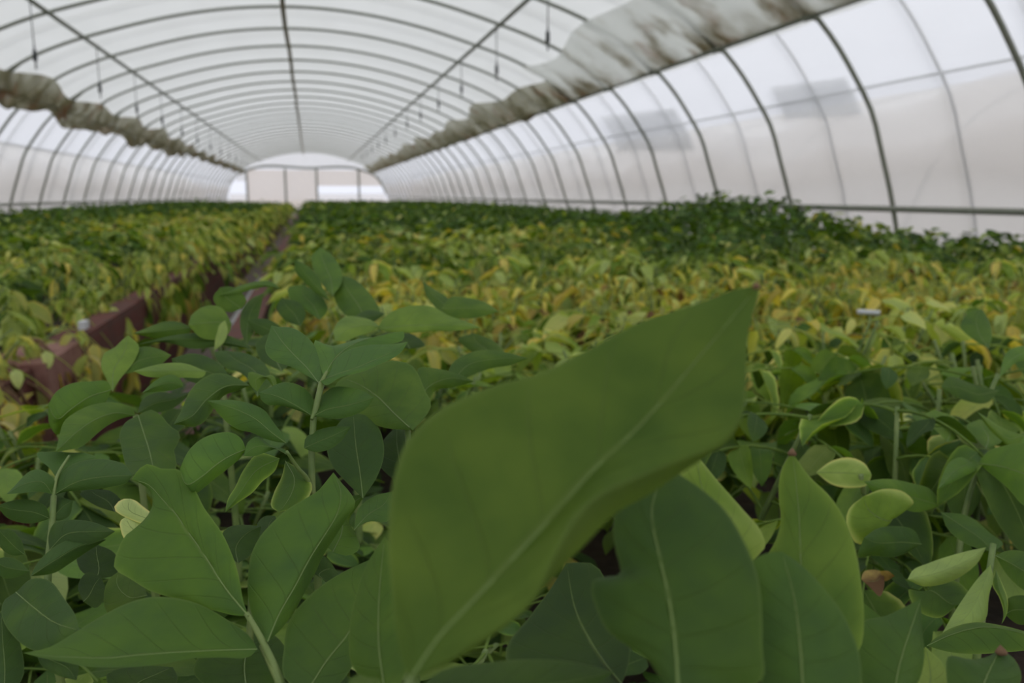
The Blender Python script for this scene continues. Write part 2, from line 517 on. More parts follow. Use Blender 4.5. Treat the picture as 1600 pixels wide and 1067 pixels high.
# neighbouring tunnels, seen through the walls
for s, lab in ((1, 'pale neighbouring plastic tunnel seen hazily through the right wall'), (-1, 'pale neighbouring plastic tunnel seen hazily through the left wall')):
    a = ARC.copy(); a[:, 1] = a[:, 1] * .80; a[:, 0] = a[:, 0] + s * 11.6
    e = empty('neighbouring_tunnel', (s * 11.6, 25, 0))
    sweep(a, np.arange(-12, 62, 2.0)).build('cover_sheet', M_NEIGH, e)
    for k in range(12):
        y = 2 + k * 3.2
        MB().tube(np.stack([a[:, 0], np.full(len(a), y), a[:, 1] - .02], 1), .03, 6).build('hoop', M_STEEL2, e)
    tag(e, lab, 'tunnel')

# far end wall: bright gable, beam, posts, panels and two openings
gz = 1.62
iA = int(np.argmin(np.abs(ARC[:48, 1] - (CZ + gz)))); top = ARC[iA:96 - iA + 1]
mb = MB()
V = []
for x, z in top:
    V += [(x, YEND, CZ + gz), (x, YEND, z)]
mb.add(V, [(2 * i, 2 * i + 2, 2 * i + 3, 2 * i + 1) for i in range(len(top) - 1)])
tag(mb.build('wall_far', M_END), 'bright plastic gable in the arch at the far end of the tunnel', 'wall', kind='structure')
e = empty('end_screen', (0, YEND - .1, 0))
beam = resample([(-4.75, CZ + .75), (-4.2, CZ + 1.25), (-3.4, CZ + 1.6), (0, CZ + 1.66), (3.2, CZ + 1.6), (4.1, CZ + 1.25), (4.7, CZ + .4), (4.8, CZ + .1)], 40)
MB().tube(np.stack([beam[:, 0], np.full(40, YEND - .12), beam[:, 1]], 1), .07, 8).build('cross_beam', M_STEEL, e)
for x in (-3.7, -1.4, .5, 3.1):
    MB().box((x - .06, YEND - .16, 0), (x + .06, YEND - .04, CZ + min(gz, np.interp(abs(x), _pr[:, 0], _pr[:, 1]) - .1))).build('post', M_STEEL, e)
tag(e, 'far end screen of grey posts, a curved beam and pinkish plastic panels', 'end screen')
for (x0, x1, z0, z1, m) in ((-3.7, .5, -CZ, 1.56, M_ENDD), (.5, 4.6, .58, 1.56, M_ENDD), (.5, 4.75, -CZ, .10, M_CURT), (-4.75, -3.7, -CZ, .10, M_CURT), (-4.6, -3.7, .85, 1.56, M_END)):
    V = []
    for x in np.linspace(x0, x1, 14):
        zt = min(z1, np.interp(abs(x), _pr[:, 0], _pr[:, 1]) - .08)
        for q in np.linspace(0, 1, 4):
            V.append((x, YEND - .02 + .01 * math.sin(5 * x), CZ + z0 + (max(zt, z0 + .01) - z0) * q))
    MB().add(V, grid_faces(13, 3)).build('panel', m, e)

# hanging sprinklers below the purlins
spr = MB()
spr.tube([(0, 0, .0), (0, 0, -.05), (0, 0, -.06), (0, 0, -.16), (0, 0, -.17), (0, 0, -.25)], [.008, .010, .022, .024, .010, .008], 8)
spr_me = spr.mesh('sprinkler_body', M_DARK)
NEAR = ['nearest', 'second', 'third', 'fourth', 'fifth', 'sixth']


def sprinkler(x, y, zt, zb, label, group):
    e = empty('hanging_sprinkler', (x, y, CZ + zb))
    tag(e, label, 'sprinkler', group)
    MB().tube([(0, 0, 0), (0, 0, zt - zb)], .007, 6).build('hose', M_WIRE, e, True)
    link('sprinkler_body', spr_me, e, True)


for side, X, zt, zp in ((-1, -2.78, 2.03, [(53, 70), (155, 125), (213, 160), (253, 180), (284, 199), (308, 212)]), (1, 2.44, 2.13, [(856, 40), (776, 95), (721, 128), (685, 153), (657, 172), (636, 187)])):
    last = None
    for i, (px, py) in enumerate(zp):
        p = at_x(px, py, X)
        sprinkler(X, p[1], zt, p[2] - CZ, '%s small dark sprinkler hanging on a thin hose under the %s purlin' % (NEAR[i], 'left' if side < 0 else 'right'), 'near sprinklers')
        last = p
    for j in range(1, 7):
        sprinkler(X, last[1] + j * 3.0, zt, last[2] - CZ, 'tiny far sprinkler hanging under the %s purlin' % ('left' if side < 0 else 'right'), 'far sprinklers on the %s' % ('left' if side < 0 else 'right'))

# ------------------------------------------------------------------ raised beds
SOIL = .42
LW, RW = -.78, -.30            # aisle faces of the left and right bed


def bed(x0, x1, y0, y1, face, label):
    e = empty('raised_bed', ((x0 + x1) / 2, (y0 + y1) / 2, 0))
    tag(e, label, 'planting bed')
    fx0, fx1 = (face - .10, face) if face == x1 else (face, face + .10)
    MB().box((fx0, y0, 0), (fx1, y1, SOIL + .05)).build('side_wall', M_BRICK, e)
    if face == x1:
        MB().box((x0, y0, 0), (x1 - .1, y0 + .1, SOIL + .05)).build('end_wall', M_BRICK, e)
    sx0, sx1 = (x0, x1 - .10) if face == x1 else (x0 + .10, x1)
    ys = np.arange(y0 + .1, y1, .35); xs = np.linspace(sx0, sx1, 24)
    V = [(x, y, SOIL + .02 * math.sin(7 * x + 3 * math.sin(2 * y)) + rng.uniform(-.012, .012)) for y in ys for x in xs]
    MB().add(V, grid_faces(len(ys) - 1, len(xs) - 1)).build('soil', M_SOIL, e)
    return e


lb = bed(-4.75, LW, 1.2, 34.5, LW, 'long red brick raised bed full of potato plants, left of the aisle')
rb = bed(RW, 4.75, -1.0, 34.5, RW, 'long raised bed full of potato plants, right of the aisle')
blk = MB().box((LW - .14, 2.55, .12), (LW + .035, 2.93, SOIL + .06))
o = blk.build('corner_block', plain('pale_block', (.30, .16, .13), .85, noise=(14, (.20, .09, .07)), bump=.004), lb)
o['label'] = 'pinkish block in the red brick face'

# ------------------------------------------------------------------ generic leaflets (vectorised)
def leaf_batch(P, D, U, L, Wd, roll, curl, wave, age, rnd, edge, nu=5, nv=4):
    """n leaflets: base points P, directions D, up hints U. returns V, F, uv, tint"""
    n = len(P)
    D = D / np.linalg.norm(D, axis=1)[:, None]
    S = np.cross(D, U); S /= np.linalg.norm(S, axis=1)[:, None] + 1e-9
    Nn = np.cross(S, D)
    t = np.linspace(0, 1, nu + 1); v = np.linspace(-1, 1, nv + 1)
    prof = (t ** .55) * ((1 - t) ** .85); prof /= prof.max(); prof = np.maximum(prof, .015)
    tt, vv = np.meshgrid(t, v, indexing='ij'); pp = np.repeat(prof[:, None], nv + 1, 1)
    tt, vv, pp = tt.reshape(1, -1), vv.reshape(1, -1), pp.reshape(1, -1)
    c = np.where(np.abs(curl) < .05, .05, curl)[:, None]; r = np.where(np.abs(roll) < .05, .05, roll)[:, None]
    x = np.sin(c * tt) / c * L[:, None]; zc = -(1 - np.cos(c * tt)) / c * L[:, None]
    hw = Wd[:, None] * pp
    y = np.sin(r * vv) / r * hw; zr = (1 - np.cos(r * vv)) / r * hw
    ph = rng.uniform(0, 6.28, (n, 1))
    zw = wave[:, None] * L[:, None] * np.sin(tt * 9 + ph + (vv > 0) * 1.5) * vv ** 2
    # curled blade: tilt the roll offset with the bend
    nx = np.sin(c * tt); nz = np.cos(c * tt)
    zz = zr + zw
    X = x + nx * zz; Z = zc + nz * zz
    V = P[:, None, :] + X[..., None] * D[:, None, :] + y[..., None] * S[:, None, :] + Z[..., None] * Nn[:, None, :]
    F0 = grid_faces(nu, nv); m = (nu + 1) * (nv + 1)
    F = (F0[None] + (np.arange(n) * m)[:, None, None]).reshape(-1, 4)
    uv = np.stack([np.repeat(tt, n, 0), np.repeat(vv * .5 + .5, n, 0)], -1)
    tint = np.repeat(np.stack([age, rnd, edge], 1)[:, None, :], m, 1)
    return V.reshape(-1, 3), F, uv.reshape(-1, 2), tint.reshape(-1, 3)


def ages(n, mean, spread=.16):
    a = rng.normal(mean, spread, n)
    flip = rng.random(n) < mean * .35
    a = np.where(flip, rng.uniform(.5, .84, n), a)
    dead = rng.random(n) < max(0, mean - .35) * .25
    a = np.where(dead, rng.uniform(.93, 1.0, n), a)
    return np.clip(a, 0.0, 1.0)


def compound(base, direc, length, mean, lsize, droop, npairs, rollm=.4):
    """one compound leaf: arched rachis and its leaflets. returns arrays"""
    d = np.array(direc, float); d /= np.linalg.norm(d)
    q = np.linspace(0, 1, 7)
    path = base + np.outer(q * length, d); path[:, 2] -= droop * length * q ** 2
    side = np.cross(d, [0, 0, 1.0]); side /= np.linalg.norm(side) + 1e-9
    P, D, U, L = [], [], [], []
    tdir = path[-1] - path[-2]; tdir /= np.linalg.norm(tdir)
    up = np.array([0, 0, 1.0])
    P.append(path[-1]); D.append(tdir + np.array([0, 0, -.15 * droop]) + rng.normal(0, .1, 3)); U.append(up + rng.normal(0, .25, 3)); L.append(lsize * rng.uniform(1.05, 1.35))
    for k in range(npairs):
        s = .42 + .5 * k / max(1, npairs - 1) if npairs > 1 else .6
        p = np.array([np.interp(s, q, path[:, a]) for a in range(3)])
        for sg in (-1, 1):
            P.append(p); D.append(sg * side * .9 + tdir * .55 + np.array([0, 0, rng.uniform(-.25, .2) - .3 * droop]) + rng.normal(0, .12, 3))
            U.append(up + rng.normal(0, .3, 3)); L.append(lsize * rng.uniform(.65, 1.05) * (.7 + .3 * k / max(1, npairs - 1)))
    n = len(P); L = np.array(L)
    return path, (np.array(P), np.array(D), np.array(U), L, L * rng.uniform(.20, .30, n), np.clip(rng.normal(rollm, .35, n), -.3, 1.9), rng.normal(.45 + droop * .5, .4, n),
                  rng.uniform(.01, .05, n), ages(n, mean), rng.random(n), np.where(rng.random(n) < .25, rng.uniform(.2, .6, n), 0))


def crop_plant(mean, height, radius, nleaf, lsize, droop=.5, rollm=.4, bias=None, nu=5, nv=4):
    """list of leaf MBs and one stem MB, around the origin at soil level"""
    stems = MB(); leaves = []
    nst = rng.integers(2, 4)
    tops = []
    for s in range(nst):
        a = rng.uniform(0, 2 * PI)
        off = np.array([math.cos(a), math.sin(a), 0]) * radius * rng.uniform(.15, .55)
        if bias is not None:
            off = off + np.array(bias) * rng.uniform(.0, .5) * radius
        p = resample([np.zeros(3), off * .5 + [0, 0, height * .5], off + [0, 0, height * rng.uniform(.8, 1.0)]], 8)
        stems.tube(p, np.linspace(.0045, .0028, 8), 6)
        tops.append(p)
    for k in range(nleaf):
        p = tops[k % nst]
        s = .35 + .65 * rng.random() ** .6
        b = np.array([np.interp(s, np.linspace(0, 1, 8), p[:, a]) for a in range(3)])
        a = k * 2.4 + rng.uniform(-.4, .4)
        dr = np.array([math.cos(a), math.sin(a), rng.uniform(.0, .75) * (1.15 - s * .5)])
        if bias is not None:
            dr = dr + np.array(bias) * .9
        path, args = compound(b, dr, radius * rng.uniform(.55, 1.05), mean, lsize, droop * rng.uniform(.5, 1.5), int(rng.integers(2, 4)), rollm)
        m = MB()
        m.tube(path, np.linspace(.0019, .0011, len(path)), 5, tint=(min(.5, mean + .15), .6, 0), cap=False)
        m.add(*leaf_batch(*args, nu=nu, nv=nv))
        leaves.append(m)
    return leaves, stems


def merge(mbs):
    o = MB()
    for m in mbs:
        o.v += m.v; o.uv += m.uv; o.tint += m.tint; o.mi += m.mi; o.smooth += m.smooth
        o.f += [f + o.n for f in m.f]; o.n += m.n
    return o


# kinds of crop plant: (mean age, height, radius, leaves, leaflet length, droop, roll)
KINDS = {
    'dark': (.05, .30, .20, 13, .088, .35, .35),
    'green': (.20, .24, .21, 10, .100, .45, .7),
    'light': (.34, .22, .21, 9, .105, .5, 1.0),
    'yellow': (.53, .20, .21, 8, .104, .6, 1.2),
    'tall': (.06, .44, .24, 22, .098, .35, .35),
}
PROTO = {}
for kn, (ag, h, r, nl, ls, dr, ro) in KINDS.items():
    PROTO[kn] = []
    for _ in range(5):
        lv, st = crop_plant(ag, h, r, nl, ls, dr, ro)
        PROTO[kn].append((merge(lv).mesh('foliage', M_LEAF2), st.mesh('stem', M_STEM)))
PROTO['edge'] = []
for _ in range(6):
    lv, st = crop_plant(.36, .20, .22, 13, .105, 1.1, .7, bias=(1.1, 0, -.1))
    PROTO['edge'].append((merge(lv).mesh('foliage', M_LEAF2), st.mesh('stem', M_STEM)))
PROTO['yellow_edge'] = []
for _ in range(3):
    lv, st = crop_plant(.57, .16, .20, 12, .10, 1.1, .8, bias=(1.0, 0, -.1))
    PROTO['yellow_edge'].append((merge(lv).mesh('foliage', M_LEAF2), st.mesh('stem', M_STEM)))
# close-up plants whose leaves are separate parts
NEARP = {}
for kn in ('dark', 'green', 'light'):
    ag, h, r, nl, ls, dr, ro = KINDS[kn]
    NEARP[kn] = []
    for _ in range(4):
        lv, st = crop_plant(ag, h, r, nl, ls, dr, ro, nu=8, nv=6)
        NEARP[kn].append(([m.mesh('leaf', M_LEAF) for m in lv], st.mesh('stem', M_STEM)))


def sm(x, a, b):
    t = min(1, max(0, (x - a) / (b - a))); return t * t * (3 - 2 * t)


def vnoise(x, y):
    return .5 + .25 * math.sin(1.7 * x + 1.1 * y + 1.3 * math.sin(.9 * y)) + .25 * math.sin(2.6 * y - 1.9 * x + 2.0 * math.sin(.7 * x))


def field(x, y):
    """(mean age, canopy height factor) of the crop at x, y"""
    n = vnoise(x, y)
    if x > -.5:
        a = .19 + .40 * math.exp(-((y - 2.5) / 1.15) ** 2) + .18 * math.exp(-((y - 4.6) / 1.6) ** 2 - ((x - .7) / 1.5) ** 2) + (n - .5) * .34
        a -= .30 * sm(1.5, y, y + .5) if False else 0
        a -= .24 * sm(y, 6.0, 8.5) - .07 * sm(y, 7, 9) * (x < 1.2)
        if y < 1.5:
            a = min(a, .24 + .1 * (n - .5))
        if y < 1.0:
            a = .07
        if (y < 1.7 and x < .35) or (y < 2.2 and x < .12):
            a = .06
        clump = math.exp(-((x / y - .55) / .13) ** 2) * sm(y, 3.0, 4.4) * (1 - sm(y, 9.6, 11.0))
        a -= .42 * clump
        a -= .15 * math.exp(-((x - 2.6) / .8) ** 2 - ((y - 2.0) / .6) ** 2)
        h = .27 + .03 * (1 - sm(y, 1.3, 1.9)) - .05 * math.exp(-((y - 2.7) / 1.2) ** 2) + .23 * clump * sm(y, 3.4, 8.2) + .03 * sm(y, 11, 16) + .03 * (n - .5)
    else:
        a = .18 + (n - .5) * .28
        a += .35 * sm(x, -1.5, -.8) * (1 - sm(y, 2.9, 3.6))
        a += .30 * math.exp(-((y - 11.0) / 3.2) ** 2) * sm(x, -2.6, -1.3)
        a -= .18 * sm(-x, 2.2, 3.4)
        a -= .20 * sm(y, 14, 18)
        h = .24 + .03 * sm(y, 12, 18) + .04 * sm(-x, 2, 3.5) * sm(y, 6, 9)
    return max(0.0, a), h


def kind_of(a, h):
    if h > .36:
        return 'tall'
    return 'dark' if a < .10 else 'green' if a < .27 else 'light' if a < .44 else 'yellow'


LABELS = {
    ('r', 'dark'): ('dark green potato plant in the right bed behind the large blurred leaf', 'dark plants of the right bed'),
    ('r', 'green'): ('mid green potato plant with loosely curled leaves in the right bed', 'mid green plants of the right bed'),
    ('r', 'light'): ('pale green potato plant with rolled leaves in the right bed', 'pale plants of the right bed'),
    ('r', 'yellow'): ('yellowing potato plant with rolled leaves in the right bed', 'yellowing plants of the right bed'),
    ('r', 'tall'): ('tall dark potato plant in the bushy clump by the right wall', 'tall plants by the right wall'),
    ('l', 'dark'): ('dark green potato plant in the left bed towards the left wall', 'dark plants of the left bed'),
    ('l', 'green'): ('mid green potato plant in the left bed', 'mid green plants of the left bed'),
    ('l', 'light'): ('pale green potato plant with curled leaves in the left bed', 'pale plants of the left bed'),
    ('l', 'yellow'): ('yellow potato plant near the aisle side of the left bed', 'yellow plants of the left bed'),
    ('l', 'edge'): ('potato plant hanging its leaves over the red wall of the left bed', 'overhanging plants of the left bed'),
    ('l', 'yellow_edge'): ('yellow potato plant hanging over the red wall at the left edge', 'yellow overhanging plants'),
    ('l', 'tall'): ('tall dark potato plant in the left bed', 'tall plants of the left bed'),
}


def place(x, y, kn, bedk, sc, hs, near=False):
    e = empty_fast('potato_plant', (x, y, SOIL - .01))
    lab, grp = LABELS[(bedk, kn)]
    if near:
        lab = {'dark': 'dark leafy potato plant filling the shade behind the sharp front plants',
               'green': 'mid green potato plant close to the camera on the right',
               'light': 'pale potato plant with curled leaves close to the camera on the right'}[kn]
        grp = 'close plants, ' + kn
    tag(e, lab, 'potato plant', grp)
    e.rotation_euler[2] = 0 if 'edge' in kn else random.uniform(0, 2 * PI)
    e.scale = (sc, sc, hs)
    if near:
        lv, st = random.choice(NEARP[kn])
        for m in lv:
            link('leaf', m, e, True)
    else:
        f, st = random.choice(PROTO[kn])
        link('foliage', f, e, True)
    link('stem', st, e, True)
    return e


def empty_fast(name, loc):
    o = bpy.data.objects.new(name, None); o.empty_display_size = .05
    COL.objects.link(o); o.location = loc
    return o


# every potential planting spot, nearest first; those in view become plants of their own
SP = .25
spots = []
for bedk, x0, x1, y0, y1 in (('r', RW + .14, 4.68, .62, 34.0), ('l', -4.62, LW - .12, 1.9, 34.0)):
    xs = np.arange(x0, x1, SP); ys = np.arange(y0, y1, SP)
    for i, y in enumerate(ys):
        for x in xs:
            if bedk == 'r' and x < .05 and y > 2.2:
                x = x + .13
            spots.append((bedk, x + (SP / 2 if i % 2 else 0) + rng.uniform(-.06, .06), y + rng.uniform(-.06, .06), abs(x - xs[-1]) < .05 and bedk == 'l'))


def in_view(x, y):
    px, py, d = pix((x, y, SOIL + .2))
    m = 130 / max(d, .3) + 20
    return d > .25 and -m < px < W + m and py < H + 260 / d


spots = [s for s in spots if in_view(s[1], s[2])]
spots.sort(key=lambda s: math.hypot(s[1], s[2]))
N_IND = 268
for i, (bedk, x, y, isedge) in enumerate(spots[:N_IND]):
    a, h = field(x, y)
    kn = kind_of(a, h)
    if bedk == 'l' and x > LW - .40:
        kn = 'yellow_edge' if y < 2.95 else 'edge'
        if 3.1 < y < 3.65:
            x = min(x, LW - .34)
        else:
            x = max(x, LW - .2) if i % 2 else x
    near = kn in NEARP and bedk == 'r' and math.hypot(x, y) < 1.75
    kh = KINDS[kn][1] if kn in KINDS else .2
    if near and x < .45 and y < 1.2:
        hs = .5
    else:
        hs = h / kh * random.uniform(.85, 1.12)
    place(x, y, kn, bedk, random.uniform(.88, 1.12), min(1.25, hs), near)

for y in (2.1, 2.36, 2.62, 2.9):
    place(LW - .14, y, 'yellow_edge', 'l', 1.0, 1.0)
# low shaded plants between the sharp ones in front
for i, (x, y, hs) in enumerate(((-.27, .52, .55), (-.20, .70, .6), (-.06, .60, .5), (-.30, .86, .62), (-.14, .92, .62), (.06, .74, .55), (-.25, .38, .42), (.02, .46, .4), (-.12, .44, .42),
                                (.20, .62, .5), (.16, .46, .38), (.30, .50, .4), (-.34, .64, .5), (-.33, .46, .4), (-.28, 1.02, .6), (-.37, .74, .95), (-.38, .90, .95), (-.37, 1.08, 1.0), (-.36, 1.26, 1.0), (-.38, .58, .8))):
    place(x, y, 'dark', 'r', 1.0, hs * .8, True)

# the rest of the crop: one mass of leaves nobody could count
rest = spots[N_IND:]
P, D, U, L, Wd, RO, CU, WA, AG, RN, ED = ([] for _ in range(11))
for bedk, x, y, isedge in rest:
    dist = math.hypot(x, y)
    dens = 26 if dist < 9 else 18 if dist < 15 else 11 if dist < 26 else 6
    ls = .092 if dist < 9 else .105 if dist < 15 else .13 if dist < 26 else .16
    a, h = field(x, y)
    edge = bedk == 'l' and x > LW - .4
    n = int(dens * (1.5 if edge else 1))
    a0 = rng.uniform(0, 2 * PI, n)
    rr = SP * .72 * np.sqrt(rng.random(n))
    zz = h * (.35 + .75 * rng.random(n) ** .55) * (1 - .25 * (rr / (SP * .72)) ** 2) * rng.uniform(.85, 1.15)
    px = x + rr * np.cos(a0); py = y + rr * np.sin(a0)
    d = np.stack([np.cos(a0 + rng.normal(0, .7, n)), np.sin(a0 + rng.normal(0, .7, n)), rng.normal(-.12, .30, n)], 1)
    if edge:
        px = px + rng.uniform(0, .42, n); zz = zz - np.clip(px - (LW - .05), 0, 1) * rng.uniform(.1, .9, n)
        d = d * .6 + np.array([.5, 0, -.75]); a = max(a, .38)
    if bedk == 'r' and x < RW + .3:
        px = px + .05
    P.append(np.stack([px, py, SOIL + zz], 1)); D.append(d); U.append(np.array([0, 0, 1.0]) + rng.normal(0, .35, (n, 3)))
    l = ls * rng.uniform(.7, 1.25, n); L.append(l); Wd.append(l * rng.uniform(.20, .31, n))
    RO.append(np.clip(rng.normal(.35 + a, .4, n), -.3, 1.8)); CU.append(rng.normal(.6, .4, n)); WA.append(rng.uniform(.01, .05, n))
    AG.append(ages(n, a)); RN.append(rng.random(n)); ED.append(np.zeros(n))
P, D, U, L, Wd, RO, CU, WA, AG, RN, ED = (np.concatenate(q) for q in (P, D, U, L, Wd, RO, CU, WA, AG, RN, ED))
mb = MB()
nearm = np.hypot(P[:, 0], P[:, 1]) < 10
for msk, nu, nv in ((nearm, 4, 2), (~nearm, 2, 2)):
    mb.add(*leaf_batch(P[msk], D[msk], U[msk], L[msk], Wd[msk], RO[msk], CU[msk], WA[msk], AG[msk], RN[msk], ED[msk], nu=nu, nv=nv))
o = mb.build('potato_foliage', M_LEAF2)
tag(o, 'mass of potato leaves covering both beds into the distance', 'foliage', kind='stuff')

# dried haulm hanging over the left bed's near edge
for k, (y, x) in enumerate(((2.2, LW), (2.42, LW - .02), (2.78, LW - .03))):
    e = empty('dried_plant', (x - .06, y, SOIL))
    tag(e, 'withered brown potato plant drooping over the red wall at the left edge', 'dried plant', 'withered plants on the left wall')
    m = MB(); lm = MB()
    for s in range(5):
        yy = rng.uniform(-.14, .14); ln = rng.uniform(.15, .36); out = rng.uniform(.06, .16)
        pth = resample([(0, yy * .3, 0), (.04, yy * .6, .10 * rng.random() + .03), (out, yy, -.02), (out + .02, yy + rng.uniform(-.05, .05), -ln * .6), (out - .01, yy + rng.uniform(-.08, .08), -ln)], 12)
        m.tube(pth, np.linspace(.006, .003, 12), 6)
        n = 5
        idx = rng.integers(4, 12, n)
        lm.add(*leaf_batch(pth[idx], np.stack([rng.uniform(-.1, .6, n), rng.normal(0, .5, n), np.full(n, -1.0)], 1), np.tile([1.0, .2, .3], (n, 1)), rng.uniform(.05, .09, n), rng.uniform(.010, .022, n), rng.uniform(.5, 1.7, n), rng.normal(.5, .5, n),
                           rng.uniform(.02, .06, n), np.where(rng.random(n) < .6, rng.uniform(.93, 1, n), rng.uniform(.62, .85, n)), rng.random(n), np.zeros(n), nu=6, nv=4))
    m.build('stem', M_DRY, e, True); lm.build('foliage', M_LEAF2, e, True)

# small white things among the crop
tq = at_x(131, 510, LW - .02); tg = empty('plant_tag', (tq[0], tq[1], SOIL + .073))
tag(tg, 'small white plastic tag at the corner of the left bed', 'tag')
p0 = tg.location.copy()
MB().box((-.012, -.028, -.012), (.012, .028, .016)).build('plate', M_WHITE, tg, True)
for (a, b, lab) in (((1340, 487, 2.5), (1374, 489, 2.5), 'white irrigation pipe showing between yellow plants right of the large leaf'),):
    pa, pb = at(*a), at(*b)
    pipe('irrigation_pipe', pa, pb, .008, M_WHITE, lab, 'pipe')
pipe('drain_pipe', (-.56, 6.0, .04), (-.54, 9.5, .04), .04, M_WHITE, 'whitish pipe lying on the aisle floor between the beds', 'pipe')

# ------------------------------------------------------------------ the plants close to the camera, leaf by leaf
def blade(name, parent, left, right, d, e=(.0, .0), mid=None, bow=0.0, bulge=.06, age=.05, rnd=.5, edge=0.0, nu=20, nv=12, extra=None, rib=1.0, ripple=.012, lean=.9, label=None):
    """a leaf blade from its two margins (base -> tip, photo positions) standing at depths d = (base, tip);
    e = how much further away the two margins are than the midrib; extra = a further margin that curls back behind the right one"""
    n = nu + 1
    t = np.linspace(0, 1, n)
    Lc, Rc = resample(left, n), resample(right, n)
    av = (Lc + Rc) / 2
    Mc = resample(np.array([av[0], av[n // 3], av[(2 * n) // 3], av[-1]]) if mid is None else mid, n)
    dm = d[0] + (d[1] - d[0]) * t + bow * np.sin(PI * t)
    sh = np.sin(PI * np.clip(t, .0, 1)) ** .7
    wid = np.linalg.norm(Lc - Rc, axis=1) / FPX * np.mean(d)
    rp = np.random.default_rng(abs(int(left[0][0] * 7 + right[1][1])) + 3)
    p1, p2 = rp.uniform(0, 6.28, 2)
    cols = [(Lc, dm + e[0] * sh + ripple * wid * np.sin(t * 13 + p1)), (Mc, dm), (Rc, dm + e[1] * sh + ripple * wid * np.sin(t * 12 + p2))]
    if extra is not None:
        cols.append((resample(extra[0], n), dm + (e[1] + extra[1]) * sh))
    segs = []
    y0 = np.array(left)[0][1] * .5 + np.array(left)[-1][1] * .5 if lean < .5 else np.array(left)[0][1]
    cols = [(c, dd + lean * (y0 - c[:, 1]) / FPX * np.mean(d)) for c, dd in cols]
    V3 = [np.array([at(p[0], p[1], q) for p, q in zip(c, dd)]) for c, dd in cols]
    half = nv // 2
    grid = []
    vcoord = []
    fwd = MW @ np.array([0, 0, -1.0])
    for k in range(len(cols) - 1):
        cnt = half if k < 2 else 5
        for j in range(cnt + (1 if k == len(cols) - 2 else 0)):
            s = j / cnt
            A, B = V3[k], V3[k + 1]
            g = A * (1 - s) + B * s
            bz = bulge * wid[:, None] * 4 * s * (1 - s)
            # gentle quilting between the lateral veins
            sd = abs((k + s) - 1) if k < 2 else 1
            q = np.sin(2 * PI * (t * 6.5 - 1.5 * max(sd, .01) ** .8)) * .013 * (1 - sd ** 3)
            g = g - fwd * (bz * (1 if k < 2 else .4)) + fwd * (q * wid)[:, None]
            grid.append(g); vcoord.append((k + s) / 2 if k < 2 else 1.0)
    G = np.stack(grid, 1); m = G.shape[1]
    uv = np.stack([np.repeat(t[:, None], m, 1), np.repeat(np.array(vcoord)[None], n, 0)], -1)
    mb = MB()
    mb.add(G.reshape(-1, 3), grid_faces(nu, m - 1), uv, (age, rnd, edge))
    if rib:
        c = V3[1] - fwd * .0003
        c = c + fwd * (.0002)
        w = np.linspace(1, .25, n) * .0085 * rib * wid.max()
        mb.tube(c[:-1], w[:-1], 6, mi=1, cap=False)
    o = mb.build(name, [M_LEAF, M_RIB], parent)
    if label:
        o['label'] = label
    return o


def stalk(name, parent, pts, r0, r1, mat=None):
    P = np.array([at(*p) if len(p) == 3 and p[1] > 1.5 else p for p in pts], float)
    P = resample(P, 14)
    return MB().tube(P, np.linspace(r0, r1, 14), 8).build(name, mat or M_STEM, parent)


def hero(top, label, r=.0035, foot=None):
    """plant Empty on the soil below its top stalk point; its stem runs from the soil up through the given points"""
    P = [at(*p) for p in top]
    base = np.array([P[-1][0], P[-1][1], SOIL]) if foot is None else np.array([foot[0], foot[1], SOIL])
    e = empty('potato_plant', tuple(base))
    tag(e, label, 'potato plant', 'sharp front plants')
    pts = [base, base * .5 + P[-1] * .5 + np.array([.004, .004, 0])] + P[::-1]
    Q = resample(np.array(pts), 20)
    MB().tube(Q, np.linspace(r * 1.25, r * .62, 20), 8).build('stem', M_STEM, e)
    return e


def part(parent, pts, r0, r1):
    """a compound leaf: its stalk; leaflets are built as its children"""
    return stalk('leaf', parent, pts, r0 * .8, r1 * .8)


# --- the plant in focus
A = hero([(503, 597, .490), (496, 622, .490), (491, 645, .490), (488, 690, .490), (486, 735, .490), (488, 775, .488)], 'upright dark potato plant in sharp focus left of the large blurred leaf', .0029)
lf = part(A, [(503, 597, .490), (506, 590, .490), (511, 580, .492)], .0018, .001)
blade('leaflet', lf, [(498, 598), (505, 585), (511, 575), (505, 560), (492, 540), (476, 523), (452, 511), (437, 511), (424, 508)], [(498, 598), (476, 585), (452, 572), (436, 567), (424, 561), (416, 552), (414, 543), (419, 525), (424, 508)], (.490, .520), (.006, .002),
      [(498, 598), (479, 574), (460, 555), (442, 535), (424, 508)], age=.0, rnd=0.90)
blade('leaflet', lf, [(506, 590), (497, 560), (492, 531), (510, 540), (535, 537), (560, 529), (590, 528), (615, 520), (631, 518)], [(506, 590), (520, 580), (545, 560), (575, 545), (605, 538), (622, 535), (631, 530), (632, 523), (631, 518)], (.492, .540), (.012, .004),
      [(506, 590), (518, 567), (540, 545), (565, 532), (595, 524), (615, 519), (631, 518)], age=.06, rnd=1.00)
blade('leaflet', lf, [(501, 595), (513, 585), (523, 562), (542, 548), (573, 539), (600, 538), (618, 537), (637, 534)], [(501, 595), (506, 601), (531, 590), (571, 579), (597, 567), (615, 559), (628, 549), (637, 534)], (.488, .500), (.010, -.002),
      [(501, 595), (525, 585), (555, 575), (590, 560), (615, 548), (637, 534)], age=.02, rnd=1.00)
lf = part(A, [(491, 645, .490), (489, 650, .488), (487, 655, .486)], .0018, .0012)
blade('leaflet', lf, [(488, 650), (492, 635), (488, 620), (479, 609), (460, 599), (439, 598), (420, 606), (405, 613)], [(488, 650), (470, 643), (452, 637), (434, 633), (417, 632), (408, 624), (405, 613)], (.488, .470), (.006, .004),
      [(488, 650), (470, 638), (452, 628), (430, 618), (405, 613)], age=.0, rnd=0.78)
